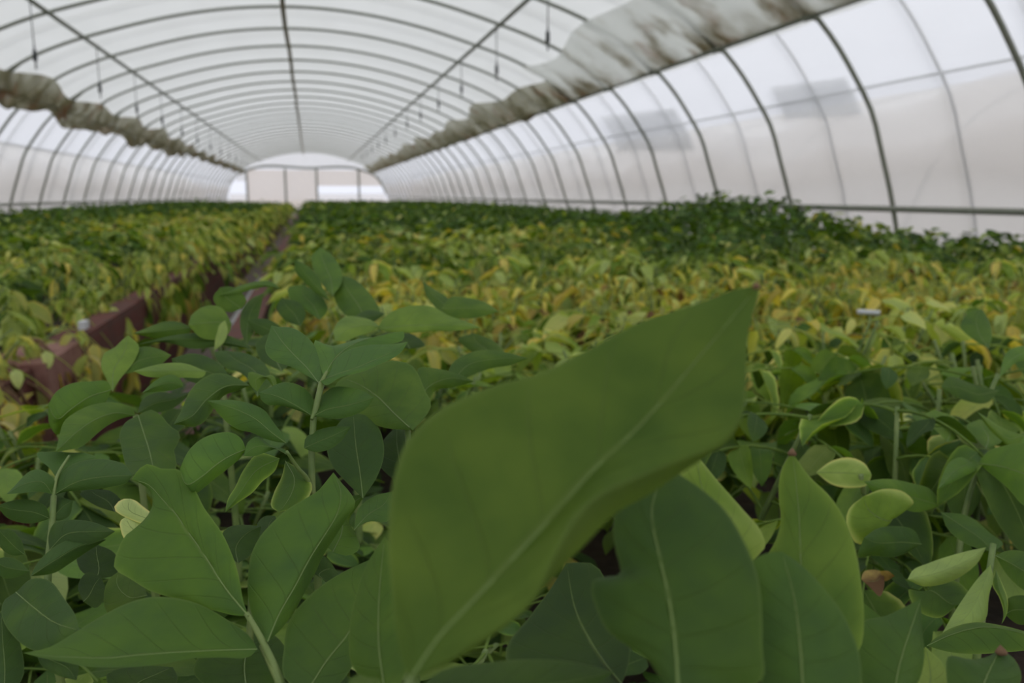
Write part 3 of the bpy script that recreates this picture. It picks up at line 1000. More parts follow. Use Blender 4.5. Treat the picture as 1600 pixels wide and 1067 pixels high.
blade('leaflet', lf, [(490, 650), (493, 633), (505, 616), (518, 606), (547, 605), (568, 611), (584, 621)], [(490, 650), (510, 653), (530, 654), (557, 647), (574, 637), (584, 621)], (.488, .468), (.006, .004),
      [(490, 650), (510, 640), (540, 634), (565, 627), (584, 621)], age=.0, rnd=0.78)
lf = part(A, [(488, 775, .488), (480, 748, .484), (466, 732, .478), (448, 705, .468)], .0020, .0011)
blade('leaflet', lf, [(447, 692), (443, 680), (431, 665), (412, 640), (390, 630), (362, 625), (342, 625), (324, 626)], [(447, 692), (430, 690), (411, 684), (394, 676), (372, 671), (356, 661), (340, 645), (324, 626)], (.470, .455), (.004, .008),
      [(447, 692), (425, 676), (400, 655), (365, 638), (324, 626)], age=.02, rnd=0.83)
blade('leaflet', lf, [(452, 712), (446, 703), (425, 697), (400, 682), (388, 690), (381, 712)], [(452, 712), (448, 706), (430, 702), (412, 708), (395, 713), (381, 712)], (.472, .458), (.004, .004), age=.03, rnd=0.88, nu=14, nv=8)
blade('leaflet', lf, [(384, 702), (379, 688), (368, 678), (337, 677), (318, 684), (298, 700), (284, 725), (281, 733)], [(384, 702), (376, 715), (360, 729), (337, 747), (315, 765), (305, 772), (292, 757), (281, 733)], (.468, .440), (.003, .010),
      [(384, 702), (360, 712), (337, 727), (315, 745), (292, 757), (281, 733)], age=.03, rnd=1.00)
blade('leaflet', lf, [(475, 700), (477, 685), (492, 674), (515, 667), (549, 666)], [(475, 700), (490, 706), (512, 703), (532, 690), (549, 666)], (.482, .470), (.004, .004), age=.0, rnd=0.63, nu=14, nv=8)
blade('leaf', A, [(567, 778), (540, 752), (516, 722), (511, 702), (520, 675), (535, 655), (552, 645)], [(567, 778), (590, 743), (600, 710), (599, 690), (590, 665), (575, 650), (552, 645)], (.50, .53), (.004, .004), [(567, 778), (562, 735), (556, 695), (552, 645)], age=.0, rnd=0.53)
blade('leaf', A, [(437, 716), (405, 708), (380, 735), (368, 760), (356, 780), (352, 800)], [(437, 716), (430, 735), (410, 752), (394, 770), (372, 785), (352, 800)], (.49, .47), (.004, .006), age=.10, rnd=0.83, edge=.3)
blade('leaf', A, [(446, 720), (440, 745), (428, 770), (424, 792), (436, 800)], [(446, 720), (470, 735), (488, 760), (470, 790), (436, 800)], (.50, .48), (.004, .004), age=.10, rnd=0.58, edge=.5, nu=14)
blade('leaf', A, [(520, 862), (500, 842), (505, 815), (525, 790), (548, 775), (572, 772)], [(520, 862), (545, 868), (562, 857), (556, 835), (545, 815), (556, 795), (572, 772)], (.46, .49), (.004, .006), age=.08, rnd=0.78, nu=14)
blade('leaf', A, [(553, 828), (560, 795), (585, 775), (612, 768)], [(553, 828), (575, 815), (606, 814), (618, 790), (612, 768)], (.47, .50), (.002, .004), age=.03, rnd=0.78, nu=14)

# --- broad leaf right behind it
A2 = hero([(636, 664, .56), (640, 700, .56), (636, 760, .56)], 'broad leaved potato plant between the sharp plant and the large blurred leaf', .0032)
blade('leaf', A2, [(645, 672), (600, 668), (556, 648), (530, 622), (524, 602), (535, 590)], [(645, 672), (664, 652), (674, 630), (664, 610), (654, 585), (646, 573), (612, 563), (570, 576), (535, 590)], (.545, .585), (.004, .008),
      [(640, 668), (615, 645), (589, 619), (560, 600), (535, 590)], age=.13, rnd=.55)
blade('leaf', A2, [(660, 655), (640, 625), (655, 600), (652, 577), (689, 577), (720, 586), (741, 596)], [(660, 655), (670, 625), (680, 610), (705, 606), (741, 596)], (.62, .66), (.0, .01), age=.10, rnd=.45)
blade('leaf', A2, [(640, 760), (610, 745), (590, 720), (598, 690), (620, 665)], [(640, 760), (655, 730), (650, 700), (640, 680), (620, 665)], (.55, .58), (.004, .004), age=.02, rnd=.25)
blade('leaf', A2, [(700, 610), (698, 590), (705, 570), (741, 549), (794, 551), (825, 560)], [(700, 610), (730, 590), (770, 575), (800, 570), (825, 560)], (.72, .76), (.004, .008), age=.10, rnd=.5)

# --- three bright leaflets at the front left
C = hero([(410, 1008, .372), (422, 1035, .366), (440, 1075, .358), (455, 1130, .352)], 'bright potato leaf of three leaflets on a pale stalk, front left', .0026)
lf = part(C, [(444, 1080, .357), (424, 1030, .366), (404, 990, .372), (385, 958, .376)], .0024, .0016)
blade('leaflet', lf, [(388, 962), (370, 962), (340, 955), (311, 948), (285, 938), (262, 932), (232, 922), (205, 905), (178, 886), (183, 862), (195, 838), (215, 822), (234, 802), (240, 785), (236, 768), (221, 756), (206, 749)],
      [(388, 962), (379, 935), (375, 910), (369, 884), (360, 860), (349, 836), (335, 815), (320, 795), (305, 765), (290, 740), (277, 733), (252, 732), (229, 725), (217, 733), (206, 749)], (.374, .392), (.012, -.004),
      [(388, 962), (352, 918), (326, 877), (308, 850), (292, 828), (275, 803), (252, 778), (232, 757), (206, 749)], age=.07, rnd=0.72, edge=.1, nu=30, nv=16, ripple=.03)
blade('leaflet', lf, [(418, 1003), (404, 985), (392, 956), (387, 925), (388, 892), (394, 862), (405, 840), (425, 817), (450, 795), (475, 780), (499, 765), (511, 750), (521, 738)],
      [(418, 1003), (428, 994), (440, 982), (460, 955), (476, 926), (492, 896), (506, 866), (524, 838), (540, 813), (555, 783), (546, 768), (536, 757), (521, 738)], (.368, .392), (.008, .014),
      [(418, 1003), (436, 960), (460, 918), (487, 868), (508, 835), (528, 800), (533, 770), (521, 738)], age=.07, rnd=0.76, nu=28, nv=14, ripple=.02)
blade('leaflet', lf, [(402, 1014), (397, 1003), (356, 969), (319, 947), (290, 937), (262, 933), (232, 933), (205, 940), (161, 961), (135, 977), (112, 991), (75, 1012), (36, 1020)],
      [(402, 1014), (393, 1024), (345, 1027), (300, 1029), (255, 1037), (210, 1042), (165, 1043), (131, 1041), (100, 1034), (75, 1030), (36, 1020)], (.366, .345), (.012, -.010),
      [(402, 1014), (340, 1016), (262, 1020), (210, 1024), (169, 1028), (120, 1027), (94, 1026), (36, 1020)], age=.07, rnd=0.68, nu=28, nv=14, ripple=.02)

# --- leaves behind the trio
C2 = hero([(395, 905, .46), (392, 960, .46), (390, 1010, .46)], 'dark potato plant right behind the bright three part leaf', .003)
blade('leaf', C2, [(372, 880), (352, 862), (345, 838), (356, 824), (380, 820), (408, 822)], [(372, 880), (390, 868), (400, 852), (405, 838), (408, 822)], (.44, .46), (.004, .004), age=.03, rnd=.5, nu=14)
blade('leaf', C2, [(420, 850), (403, 835), (402, 818), (415, 806), (430, 806)], [(420, 850), (432, 840), (436, 822), (430, 806)], (.47, .49), (.002, .002), age=.03, rnd=.45, nu=12)
blade('leaf', C2, [(385, 1075), (330, 1075), (302, 1050), (320, 1015), (360, 1000), (398, 985)], [(385, 1075), (430, 1070), (455, 1045), (445, 1010), (425, 990), (398, 985)], (.42, .45), (.004, .004), [(385, 1075), (382, 1040), (388, 1010), (398, 985)], age=.08, rnd=.45)
blade('leaf', C2, [(225, 1090), (172, 1075), (165, 1055), (190, 1043), (230, 1040), (270, 1042)], [(225, 1090), (265, 1080), (278, 1060), (270, 1042)], (.42, .45), (.004, .004), age=.05, rnd=.35, nu=14)
blade('leaf', C2, [(505, 905), (480, 885), (488, 870), (505, 868), (528, 895)], [(505, 905), (520, 915), (530, 905), (528, 895)], (.44, .45), (.002, .002), age=.06, rnd=.4, nu=12)
blade('leaf', C2, [(250, 815), (222, 818), (205, 812), (185, 802), (178, 796), (190, 780), (203, 779)], [(250, 815), (235, 800), (222, 790), (212, 782), (203, 779)], (.43, .44), (.004, .0), age=.36, rnd=.95, edge=.6, nu=12, label='pale rolled leaf end')
blade('leaf', C2, [(245, 845), (215, 850), (195, 843), (188, 825), (187, 815), (196, 808)], [(245, 845), (240, 828), (232, 815), (214, 812), (196, 808)], (.43, .43), (.004, .0), age=.40, rnd=1.0, edge=.5, nu=12, label='pale rolled leaf end')
blade('leaf', C2, [(230, 930), (200, 950), (168, 958), (162, 930), (170, 905), (185, 893)], [(230, 930), (222, 910), (205, 897), (185, 893)], (.43, .45), (.004, .004), age=.16, rnd=.35, nu=14)

# --- left group
D = hero([(212, 648, .66), (215, 690, .655), (222, 760, .65)], 'spreading potato plant with rounded leaves beside the aisle, front left', .0034)
blade('leaf', D, [(174, 609), (170, 598), (140, 596), (109, 600), (88, 612), (75, 632)], [(174, 609), (160, 635), (140, 645), (115, 660), (98, 672), (90, 680), (78, 665), (75, 632)], (.66, .61), (.004, .012), [(174, 609), (140, 620), (110, 640), (90, 655), (75, 632)], age=.08, rnd=.85)
blade('leaf', D, [(212, 649), (205, 636), (187, 630), (162, 629), (139, 634), (118, 644), (101, 657), (92, 685), (87, 706)], [(212, 649), (187, 655), (168, 665), (150, 679), (138, 690), (125, 699), (105, 703), (87, 706)], (.64, .57), (.010, .006), [(212, 649), (180, 645), (150, 655), (120, 675), (87, 706)], age=.13, rnd=.65)
blade('leaf', D, [(216, 649), (196, 660), (187, 677), (190, 700), (195, 722), (204, 742)], [(216, 649), (236, 640), (255, 652), (264, 664), (281, 677), (280, 690), (272, 702), (276, 722), (270, 745), (240, 750), (204, 742)], (.63, .57), (.006, .008),
      [(216, 649), (226, 680), (235, 710), (238, 735), (204, 742)], age=.09, rnd=.5, ripple=.02)
blade('leaf', D, [(176, 612), (166, 592), (158, 572), (163, 552), (180, 542), (192, 530), (200, 524)], [(176, 612), (185, 596), (196, 582), (212, 560), (217, 540), (208, 530), (200, 524)], (.67, .70), (.008, .006), age=.24, rnd=.7)
blade('leaf', D, [(193, 585), (200, 560), (217, 543), (245, 544), (268, 555)], [(193, 585), (215, 580), (245, 574), (268, 555)], (.70, .72), (.006, .002), age=.10, rnd=.5, nu=14)
blade('leaf', D, [(322, 580), (290, 568), (262, 567), (235, 572), (208, 580)], [(322, 580), (320, 586), (290, 590), (255, 590), (228, 588), (208, 580)], (.68, .64), (.010, .004), age=.20, rnd=.75, ripple=.02)
blade('leaf', D, [(222, 614), (238, 598), (255, 588), (272, 586), (284, 595), (286, 604)], [(222, 614), (245, 612), (268, 610), (286, 604)], (.62, .65), (.004, .006), age=.07, rnd=.8, nu=14)
blade('leaf', D, [(215, 645), (222, 625), (245, 613), (275, 615), (300, 612)], [(215, 645), (245, 645), (275, 635), (300, 612)], (.64, .66), (.008, .004), age=.05, rnd=.35, nu=14)
blade('leaf', D, [(390, 602), (365, 588), (337, 583), (310, 596), (296, 612), (284, 640), (271, 663)], [(390, 602), (372, 610), (350, 618), (333, 640), (315, 662), (300, 667), (285, 664), (271, 663)], (.62, .58), (.010, .010), [(390, 602), (355, 603), (322, 625), (300, 650), (271, 663)], age=.06, rnd=.5, edge=.1)
blade('leaf', D, [(360, 595), (330, 600), (285, 590), (270, 570), (268, 560)], [(360, 595), (350, 575), (330, 560), (300, 552), (268, 560)], (.70, .72), (.004, .004), age=.03, rnd=.4, nu=14)
blade('leaf', D, [(402, 620), (380, 585), (345, 570), (335, 550), (352, 548)], [(402, 620), (425, 598), (415, 570), (385, 552), (352, 548)], (.70, .74), (.004, .006), age=.03, rnd=.5, nu=14)
blade('leaf', D, [(430, 610), (415, 590), (388, 582), (390, 600), (402, 612)], [(430, 610), (432, 595), (425, 585), (410, 600), (402, 612)], (.60, .60), (.004, .004), age=.15, rnd=.6, nu=10)

D2 = hero([(340, 520, .88), (345, 560, .87), (350, 620, .86)], 'potato plant with long drooping leaves at the aisle corner behind the front left plants', .0036)
blade('leaf', D2, [(300, 512), (280, 503), (255, 503), (230, 512), (208, 521)], [(300, 512), (295, 522), (270, 528), (235, 527), (208, 521)], (.88, .83), (.008, .010), age=.12, rnd=.5)
blade('leaf', D2, [(362, 505), (345, 480), (322, 478), (300, 492), (294, 508)], [(362, 505), (358, 520), (340, 530), (315, 528), (294, 508)], (.88, .84), (.012, .006), age=.18, rnd=.6)
blade('leaf', D2, [(378, 482), (360, 488), (340, 480), (333, 465), (344, 449)], [(378, 482), (385, 470), (375, 455), (362, 448), (344, 449)], (.92, .90), (.004, .006), age=.12, rnd=.5, nu=14)
blade('leaf', D2, [(437, 450), (425, 440), (400, 440), (370, 448), (340, 462)], [(437, 450), (420, 448), (395, 452), (370, 460), (340, 462)], (.95, .92), (.008, .004), age=.13, rnd=.65, nu=14)
blade('leaf', D2, [(385, 540), (375, 510), (380, 480), (395, 465), (412, 458)], [(385, 540), (398, 515), (405, 490), (412, 458)], (.88, .92), (.006, .004), age=.09, rnd=.45, nu=14)
blade('leaf', D2, [(335, 548), (336, 530), (345, 505), (352, 500)], [(335, 548), (350, 535), (356, 515), (352, 500)], (.84, .84), (.002, .004), age=.30, rnd=.8, nu=10)
blade('leaf', D2, [(395, 545), (350, 540), (300, 545), (260, 535), (215, 538)], [(395, 545), (360, 525), (320, 520), (270, 524), (215, 538)], (.86, .82), (.006, .006), age=.04, rnd=.4)
blade('leaf', D2, [(450, 535), (420, 530), (395, 515), (385, 500)], [(450, 535), (440, 512), (415, 498), (385, 500)], (.90, .88), (.004, .004), age=.03, rnd=.4, nu=14)
blade('leaf', D2, [(440, 580), (405, 560), (400, 535), (425, 520), (455, 520)], [(440, 580), (462, 560), (466, 540), (455, 520)], (.80, .84), (.004, .004), age=.03, rnd=.35, nu=14)

# --- lower left: flat dusky leaves
G = hero([(84, 775, .52), (82, 815, .51), (76, 870, .50)], 'dusky grey green potato plant at the left edge', .0030)
lf = part(G, [(82, 815, .51), (84, 775, .52), (88, 748, .53), (108, 712, .55)], .0019, .0010)
blade('leaflet', lf, [(89, 748), (76, 730), (62, 718), (57, 709), (80, 706), (112, 707)], [(89, 748), (105, 732), (125, 722), (150, 714), (135, 708), (112, 707)], (.53, .56), (.0, .012), [(89, 748), (96, 732), (105, 716), (112, 707)], age=.0, rnd=.9)
blade('leaflet', lf, [(84, 773), (88, 755), (94, 742), (112, 726), (146, 717), (175, 719), (195, 726), (207, 743)], [(84, 773), (105, 768), (125, 766), (152, 764), (178, 760), (197, 755), (207, 743)], (.52, .50), (.010, .006), [(84, 773), (120, 753), (160, 745), (207, 743)], age=.0, rnd=.65)
blade('leaflet', lf, [(82, 772), (86, 752), (76, 740), (60, 733), (45, 737), (37, 744), (24, 758), (10, 772)], [(82, 772), (60, 768), (35, 770), (10, 772)], (.52, .49), (.008, -.002), age=.0, rnd=.8, nu=16)
blade('leaflet', lf, [(78, 810), (72, 792), (55, 782), (37, 780), (15, 783), (-5, 790)], [(78, 810), (55, 817), (35, 817), (10, 808), (-5, 790)], (.51, .48), (.004, .004), age=.0, rnd=.5, nu=16)
blade('leaflet', lf, [(80, 812), (79, 795), (88, 777), (100, 778), (114, 782)], [(80, 812), (95, 813), (108, 806), (114, 782)], (.51, .51), (.004, .004), age=.0, rnd=.5, nu=12)
blade('leaf', G, [(77, 860), (76, 835), (84, 818), (112, 812), (150, 817), (180, 830)], [(77, 860), (100, 858), (130, 853), (160, 843), (180, 830)], (.48, .47), (.006, .004), age=.0, rnd=.35)
blade('leaf', G, [(48, 900), (58, 880), (75, 862), (100, 846), (124, 839), (148, 840), (166, 843)], [(48, 900), (65, 899), (85, 895), (108, 881), (130, 866), (166, 843)], (.45, .47), (.004, .008), age=.0, rnd=.62)
blade('leaf', G, [(38, 866), (34, 845), (20, 830), (-4, 826)], [(38, 866), (20, 868), (5, 860), (-4, 826)], (.45, .43), (.004, .002), age=.0, rnd=.5, nu=12)
blade('leaf', G, [(46, 892), (30, 876), (10, 870), (-10, 875)], [(46, 892), (25, 902), (5, 903), (-10, 875)], (.44, .42), (.004, .002), age=.0, rnd=.55, nu=12)
blade('leaf', G, [(25, 925), (50, 904), (75, 906), (101, 936), (118, 962), (124, 985)], [(25, 925), (5, 940), (2, 955), (22, 995), (56, 1017), (94, 1005), (124, 985)], (.44, .39), (.006, .006), [(25, 925), (52, 948), (85, 972), (124, 985)], age=.02, rnd=.55)
blade('leaf', G, [(5, 1090), (-25, 1040), (-15, 980), (2, 955)], [(5, 1090), (35, 1060), (33, 1010), (20, 975), (2, 955)], (.38, .40), (.004, .004), age=.02, rnd=.45, nu=16)
blade('leaf', G, [(55, 1018), (65, 1040), (90, 1055), (120, 1063)], [(55, 1018), (90, 1018), (122, 1035), (120, 1063)], (.40, .38), (.004, .004), age=.03, rnd=.45, nu=12)
blade('leaf', G, [(180, 800), (150, 790), (125, 770), (140, 765)], [(180, 800), (190, 785), (175, 768), (140, 765)], (.54, .56), (.004, .004), age=.0, rnd=.2, nu=12)
blade('leaf', G, [(150, 905), (125, 890), (120, 865), (150, 850)], [(150, 905), (185, 895), (180, 865), (150, 850)], (.50, .52), (.004, .004), age=.0, rnd=.15, nu=12)
blade('leaf', G, [(130, 940), (122, 915), (135, 895), (158, 900)], [(130, 940), (150, 950), (165, 930), (158, 900)], (.47, .49), (.004, .004), age=.02, rnd=.2, nu=12)

# --- the upper plant in the middle distance
E_ = hero([(540, 500, .98), (545, 540, .97), (548, 590, .96)], 'tall potato plant with upright leaves standing above the sharp plant', .0042)
blade('leaf', E_, [(520, 462), (500, 440), (488, 415), (487, 400), (500, 387)], [(520, 462), (534, 440), (534, 425), (524, 405), (512, 393), (500, 387)], (.98, 1.04), (.010, .006), age=.10, rnd=.75)
blade('leaf', E_, [(515, 470), (490, 455), (475, 440), (462, 425), (460, 405)], [(515, 470), (505, 450), (495, 430), (480, 415), (460, 405)], (.98, .96), (.006, .006), age=.06, rnd=.6)
blade('leaf', E_, [(570, 500), (540, 492), (524, 470), (522, 445), (531, 429)], [(570, 500), (594, 488), (585, 468), (572, 452), (555, 437), (531, 429)], (.95, .99), (.008, .010), age=.11, rnd=.55)
blade('leaf', E_, [(545, 505), (560, 490), (580, 484), (602, 490)], [(545, 505), (565, 506), (585, 502), (602, 490)], (.93, .95), (.008, .004), age=.06, rnd=.4, nu=12)
lf = part(E_, [(548, 590, .96), (510, 545, .88), (523, 515, .87)], .0022, .0014)
blade('leaflet', lf, [(594, 510), (580, 500), (560, 495), (542, 494), (527, 504), (521, 520), (524, 533)], [(594, 510), (580, 518), (560, 525), (540, 533), (524, 533)], (.85, .82), (.014, .004), age=.20, rnd=.75, ripple=.02)
blade('leaflet', lf, [(590, 515), (594, 505), (605, 492), (623, 482), (650, 477), (675, 479), (702, 493), (728, 502), (752, 512)], [(590, 515), (615, 519), (640, 520), (675, 517), (710, 517), (752, 512)], (.85, .83), (.016, .002), [(590, 515), (620, 510), (660, 508), (705, 508), (752, 512)], age=.20, rnd=.7, ripple=.02)
blade('leaf', E_, [(700, 500), (680, 480), (665, 460), (660, 438)], [(700, 500), (712, 480), (695, 462), (675, 450), (660, 438)], (.96, 1.0), (.004, .006), age=.10, rnd=.5, nu=14)
blade('leaf', E_, [(690, 482), (705, 464), (728, 465), (760, 473), (780, 487)], [(690, 482), (700, 494), (728, 498), (755, 494), (780, 487)], (.96, .94), (.012, .004), age=.15, rnd=.55)
blade('leaf', E_, [(640, 545), (605, 540), (580, 530), (600, 520)], [(640, 545), (665, 540), (650, 525), (600, 520)], (.90, .92), (.004, .004), age=.05, rnd=.3, nu=12)
blade('leaf', E_, [(500, 500), (470, 480), (455, 470), (450, 450), (475, 445)], [(500, 500), (512, 485), (500, 460), (475, 445)], (.98, 1.0), (.004, .004), age=.06, rnd=.75, nu=14)
blade('leaf', E_, [(470, 510), (445, 500), (432, 480), (440, 465)], [(470, 510), (478, 490), (470, 475), (440, 465)], (.97, .98), (.004, .004), age=.04, rnd=.5, nu=14)
blade('leaf', E_, [(760, 560), (730, 545), (715, 530), (740, 520)], [(760, 560), (790, 555), (775, 535), (740, 520)], (1.0, 1.02), (.006, .004), age=.15, rnd=.4, nu=12)

# --- the large blurred leaf and its plant
B = hero([(642, 1058, .190), (625, 1090, .192), (600, 1160, .196)], 'potato plant with the huge blurred leaf filling the front of the view', .0019)
blade('leaf', B, [(640, 1062), (628, 1030), (620, 990), (612, 920), (606, 850), (608, 800), (617, 740), (640, 682), (690, 638), (760, 606), (850, 580), (920, 545), (1000, 503), (1090, 474), (1150, 452), (1180, 446)],
      [(640, 1062), (680, 1042), (720, 1020), (770, 990), (805, 965), (835, 935), (852, 900), (868, 862), (895, 810), (930, 775), (1000, 742), (1070, 716), (1130, 692), (1155, 662), (1165, 600), (1168, 530), (1186, 456)],
      (.190, .232), (.006, -.008), [(640, 1062), (690, 990), (740, 938), (795, 880), (850, 822), (930, 732), (1000, 665), (1055, 602), (1095, 555), (1145, 495), (1182, 449)], bow=-.004, bulge=.035, age=.19, rnd=.26, nu=44, nv=20, lean=.05,
      extra=([(640, 1062), (690, 1042), (735, 1018), (782, 985), (820, 955), (850, 920), (880, 885), (915, 850), (965, 800), (1010, 775), (1060, 742), (1105, 712), (1135, 690), (1156, 660), (1165, 600), (1168, 530), (1186, 456)], .010), rib=.8, label='huge blurred leaf with pale midrib')
MB().tube([at(1177, 449, .231), at(1182, 446, .2315), at(1187, 450, .231)], [.0006, .0013, .0006], 6).build('leaf_tip', M_DRY, B)['label'] = 'withered brown tip'
blade('leaf', B, [(845, 1100), (800, 1060), (790, 1020), (830, 960), (860, 920), (885, 880)], [(845, 1100), (960, 1085), (985, 1020), (960, 940), (925, 880), (885, 880)], (.30, .33), (.004, .004), [(985, 1085), (935, 1020), (900, 955), (885, 880)], age=.04, rnd=.05, rib=.35)  # leaf tone lowered to paint in the shade beneath the huge leaf
blade('leaf', B, [(640, 1090), (690, 1048), (760, 1035), (840, 1030), (900, 1035), (960, 1050)], [(640, 1090), (740, 1110), (860, 1110), (960, 1050)], (.24, .26), (.006, .0), age=.10, rnd=.3)
blade('leaf', B, [(625, 1070), (590, 1075), (550, 1040), (546, 985), (556, 930), (575, 878), (601, 838)], [(625, 1070), (640, 1030), (650, 960), (640, 900), (601, 838)], (.30, .335), (.006, .004), [(600, 1072), (592, 1010), (592, 940), (601, 838)], age=.13, rnd=.5, lean=.3)
blade('leaf', B, [(480, 1080), (445, 1060), (444, 1010), (450, 975), (484, 930), (532, 896), (578, 874)], [(480, 1080), (520, 1075), (556, 1030), (566, 980), (572, 930), (578, 874)], (.34, .37), (.006, .004), [(480, 1080), (512, 1030), (544, 990), (578, 874)], age=.08, rnd=.5)
blade('leaf', B, [(560, 1085), (545, 1065), (560, 1054), (575, 1058)], [(560, 1085), (600, 1085), (595, 1062), (575, 1058)], (.22, .23), (.003, .003), age=.16, rnd=.4, nu=12)

F = hero([(1066, 1072, .225), (1072, 1110, .225), (1080, 1180, .228)], 'potato plant with the broad dark blurred leaf right of the huge leaf', .0019)
blade('leaf', F, [(1060, 1080), (1034, 1062), (1016, 1035), (984, 1011), (950, 986), (933, 955), (927, 907), (948, 901), (968, 898), (962, 860), (958, 830), (966, 785), (1000, 750), (1040, 728)],
      [(1060, 1080), (1140, 1085), (1192, 1060), (1191, 1010), (1191, 967), (1184, 900), (1161, 843), (1131, 795), (1090, 760), (1040, 728)], (.225, .262), (.004, .008), [(1060, 1080), (1054, 1000), (1044, 930), (1028, 860), (1018, 800), (1040, 728)], bow=-.004, age=.05, rnd=.42, nu=36, nv=18, ripple=.004, lean=.15)
blade('leaf', F, [(1150, 900), (1120, 860), (1080, 800), (1060, 755), (1066, 730), (1088, 710)], [(1150, 900), (1180, 872), (1196, 853), (1190, 832), (1161, 796), (1124, 754), (1088, 710)], (.30, .33), (.004, .006), age=.30, rnd=.55, edge=.1, lean=.2)
F2 = hero([(1262, 1075, .275), (1266, 1110, .275), (1270, 1180, .28)], 'pair of blurred leaves with brown tips right of the broad dark leaf', .0021)
blade('leaf', F2, [(1300, 1060), (1250, 1010), (1215, 930), (1198, 870), (1212, 845), (1220, 815), (1217, 780), (1217, 752), (1226, 723), (1238, 707)], [(1300, 1060), (1345, 1010), (1350, 960), (1345, 905), (1333, 845), (1311, 795), (1290, 768), (1270, 750), (1252, 728), (1238, 707)], (.285, .325), (.004, .004),
      [(1300, 1060), (1262, 950), (1251, 877), (1249, 817), (1244, 757), (1238, 707)], age=.17, rnd=.5, edge=.15, nu=28, lean=.1)
MB().tube([at(1232, 710, .325), at(1238, 706, .325), at(1243, 711, .325)], [.0008, .0017, .0008], 6).build('leaf_tip', M_DRY, F2)['label'] = 'withered brown tip'
blade('leaf', F2, [(1255, 1090), (1195, 1075), (1185, 1000), (1176, 930), (1172, 880), (1198, 864), (1222, 862)], [(1255, 1090), (1340, 1090), (1346, 1045), (1334, 995), (1307, 944), (1275, 905), (1245, 877), (1222, 862)], (.245, .272), (.004, .004), [(1255, 1090), (1250, 1010), (1240, 930), (1222, 862)], age=.03, rnd=.62, nu=26, lean=.1)
F3 = hero([(1400, 1075, .31), (1404, 1110, .31), (1408, 1180, .31)], 'blurred pointed leaf at the bottom, third from the right corner', .0021)
blade('leaf', F3, [(1395, 1095), (1352, 1075), (1340, 1020), (1346, 972), (1385, 962), (1410, 950), (1439, 935)], [(1395, 1095), (1432, 1070), (1444, 1030), (1441, 985), (1439, 935)], (.30, .33), (.004, .006), [(1395, 1095), (1405, 1040), (1422, 985), (1439, 935)], age=.06, rnd=.55, lean=.3)
blade('leaf', F3, [(1440, 1095), (1425, 1060), (1432, 1030), (1446, 1010)], [(1440, 1095), (1478, 1080), (1475, 1040), (1446, 1010)], (.33, .34), (.004, .004), age=.33, rnd=.6, nu=14)
F4 = hero([(1530, 1078, .33), (1534, 1110, .33), (1540, 1180, .33)], 'blurred leaf with a brown speck in the lower right corner', .0021)
blade('leaf', F4, [(1530, 1095), (1485, 1080), (1478, 1045), (1480, 1027), (1520, 1030), (1545, 1025), (1562, 1014)], [(1530, 1095), (1580, 1085), (1596, 1060), (1585, 1030), (1562, 1014)], (.31, .335), (.004, .006), [(1530, 1095), (1540, 1060), (1552, 1035), (1562, 1014)], age=.05, rnd=.5, lean=.3)
MB().tube([at(1556, 1020, .334), at(1564, 1016, .334), at(1572, 1021, .334)], [.0008, .0022, .0010], 6).build('leaf_tip', M_DRY, F4)['label'] = 'withered brown tip'

# --- right foreground plant with two rolled leaves
R_ = hero([(1552, 850, .62), (1545, 900, .61), (1535, 960, .60)], 'potato plant with two pale rolled leaves near the right edge', .0034)
blade('leaf', R_, [(1418, 905), (1425, 892), (1450, 880), (1485, 868), (1515, 860), (1541, 855)], [(1418, 905), (1442, 916), (1462, 915), (1487, 908), (1510, 895), (1527, 880), (1541, 855)], (.60, .63), (.012, .014), age=.24, rnd=1.0, bulge=.10, rib=0, label='pale rolled leaf lying level')
blade('leaf', R_, [(1548, 882), (1538, 892), (1525, 907), (1505, 935), (1487, 963), (1472, 990)], [(1548, 882), (1552, 905), (1545, 930), (1540, 967), (1505, 985), (1472, 990)], (.61, .56), (.012, .014), age=.21, rnd=.95, bulge=.10, rib=0, label='pale rolled leaf hanging down')
blade('leaf', R_, [(1556, 890), (1550, 910), (1562, 935), (1568, 960), (1565, 975)], [(1556, 890), (1566, 912), (1575, 940), (1572, 962), (1565, 975)], (.62, .58), (.004, .006), age=.12, rnd=.7, edge=.5, nu=14)
blade('leaf', R_, [(1440, 930), (1420, 920), (1430, 950), (1470, 965), (1495, 945)], [(1440, 930), (1470, 905), (1505, 915), (1515, 930), (1495, 945)], (.66, .62), (.004, .004), age=.05, rnd=.5, edge=.3, nu=14)
blade('leaf', R_, [(1448, 1009), (1465, 994), (1484, 982), (1505, 975), (1525, 972), (1565, 977), (1615, 990)], [(1448, 1009), (1480, 1018), (1520, 1022), (1560, 1020), (1615, 1015)], (.47, .45), (.010, .004), [(1448, 1009), (1490, 990), (1530, 980), (1615, 992)], age=.12, rnd=.5, edge=.1)
blade('leaf', R_, [(1555, 868), (1575, 860), (1600, 862), (1625, 880)], [(1555, 868), (1575, 900), (1600, 922), (1625, 930)], (.60, .56), (.004, .008), age=.08, rnd=.55, nu=14)
blade('leaf', R_, [(1570, 960), (1575, 935), (1600, 930), (1625, 940)], [(1570, 960), (1590, 975), (1625, 972)], (.58, .56), (.004, .006), age=.06, rnd=.4, nu=12)
S_ = hero([(1530, 728, .78), (1510, 790, .77), (1500, 850, .76)], 'green potato plant reaching in from the right edge', .0036)
blade('leaf', S_, [(1528, 724), (1544, 705), (1570, 696), (1605, 694), (1640, 720)], [(1528, 724), (1550, 742), (1575, 763), (1600, 790), (1640, 800)], (.76, .68), (.006, .010), [(1528, 724), (1560, 728), (1600, 740), (1640, 760)], age=.10, rnd=.8)
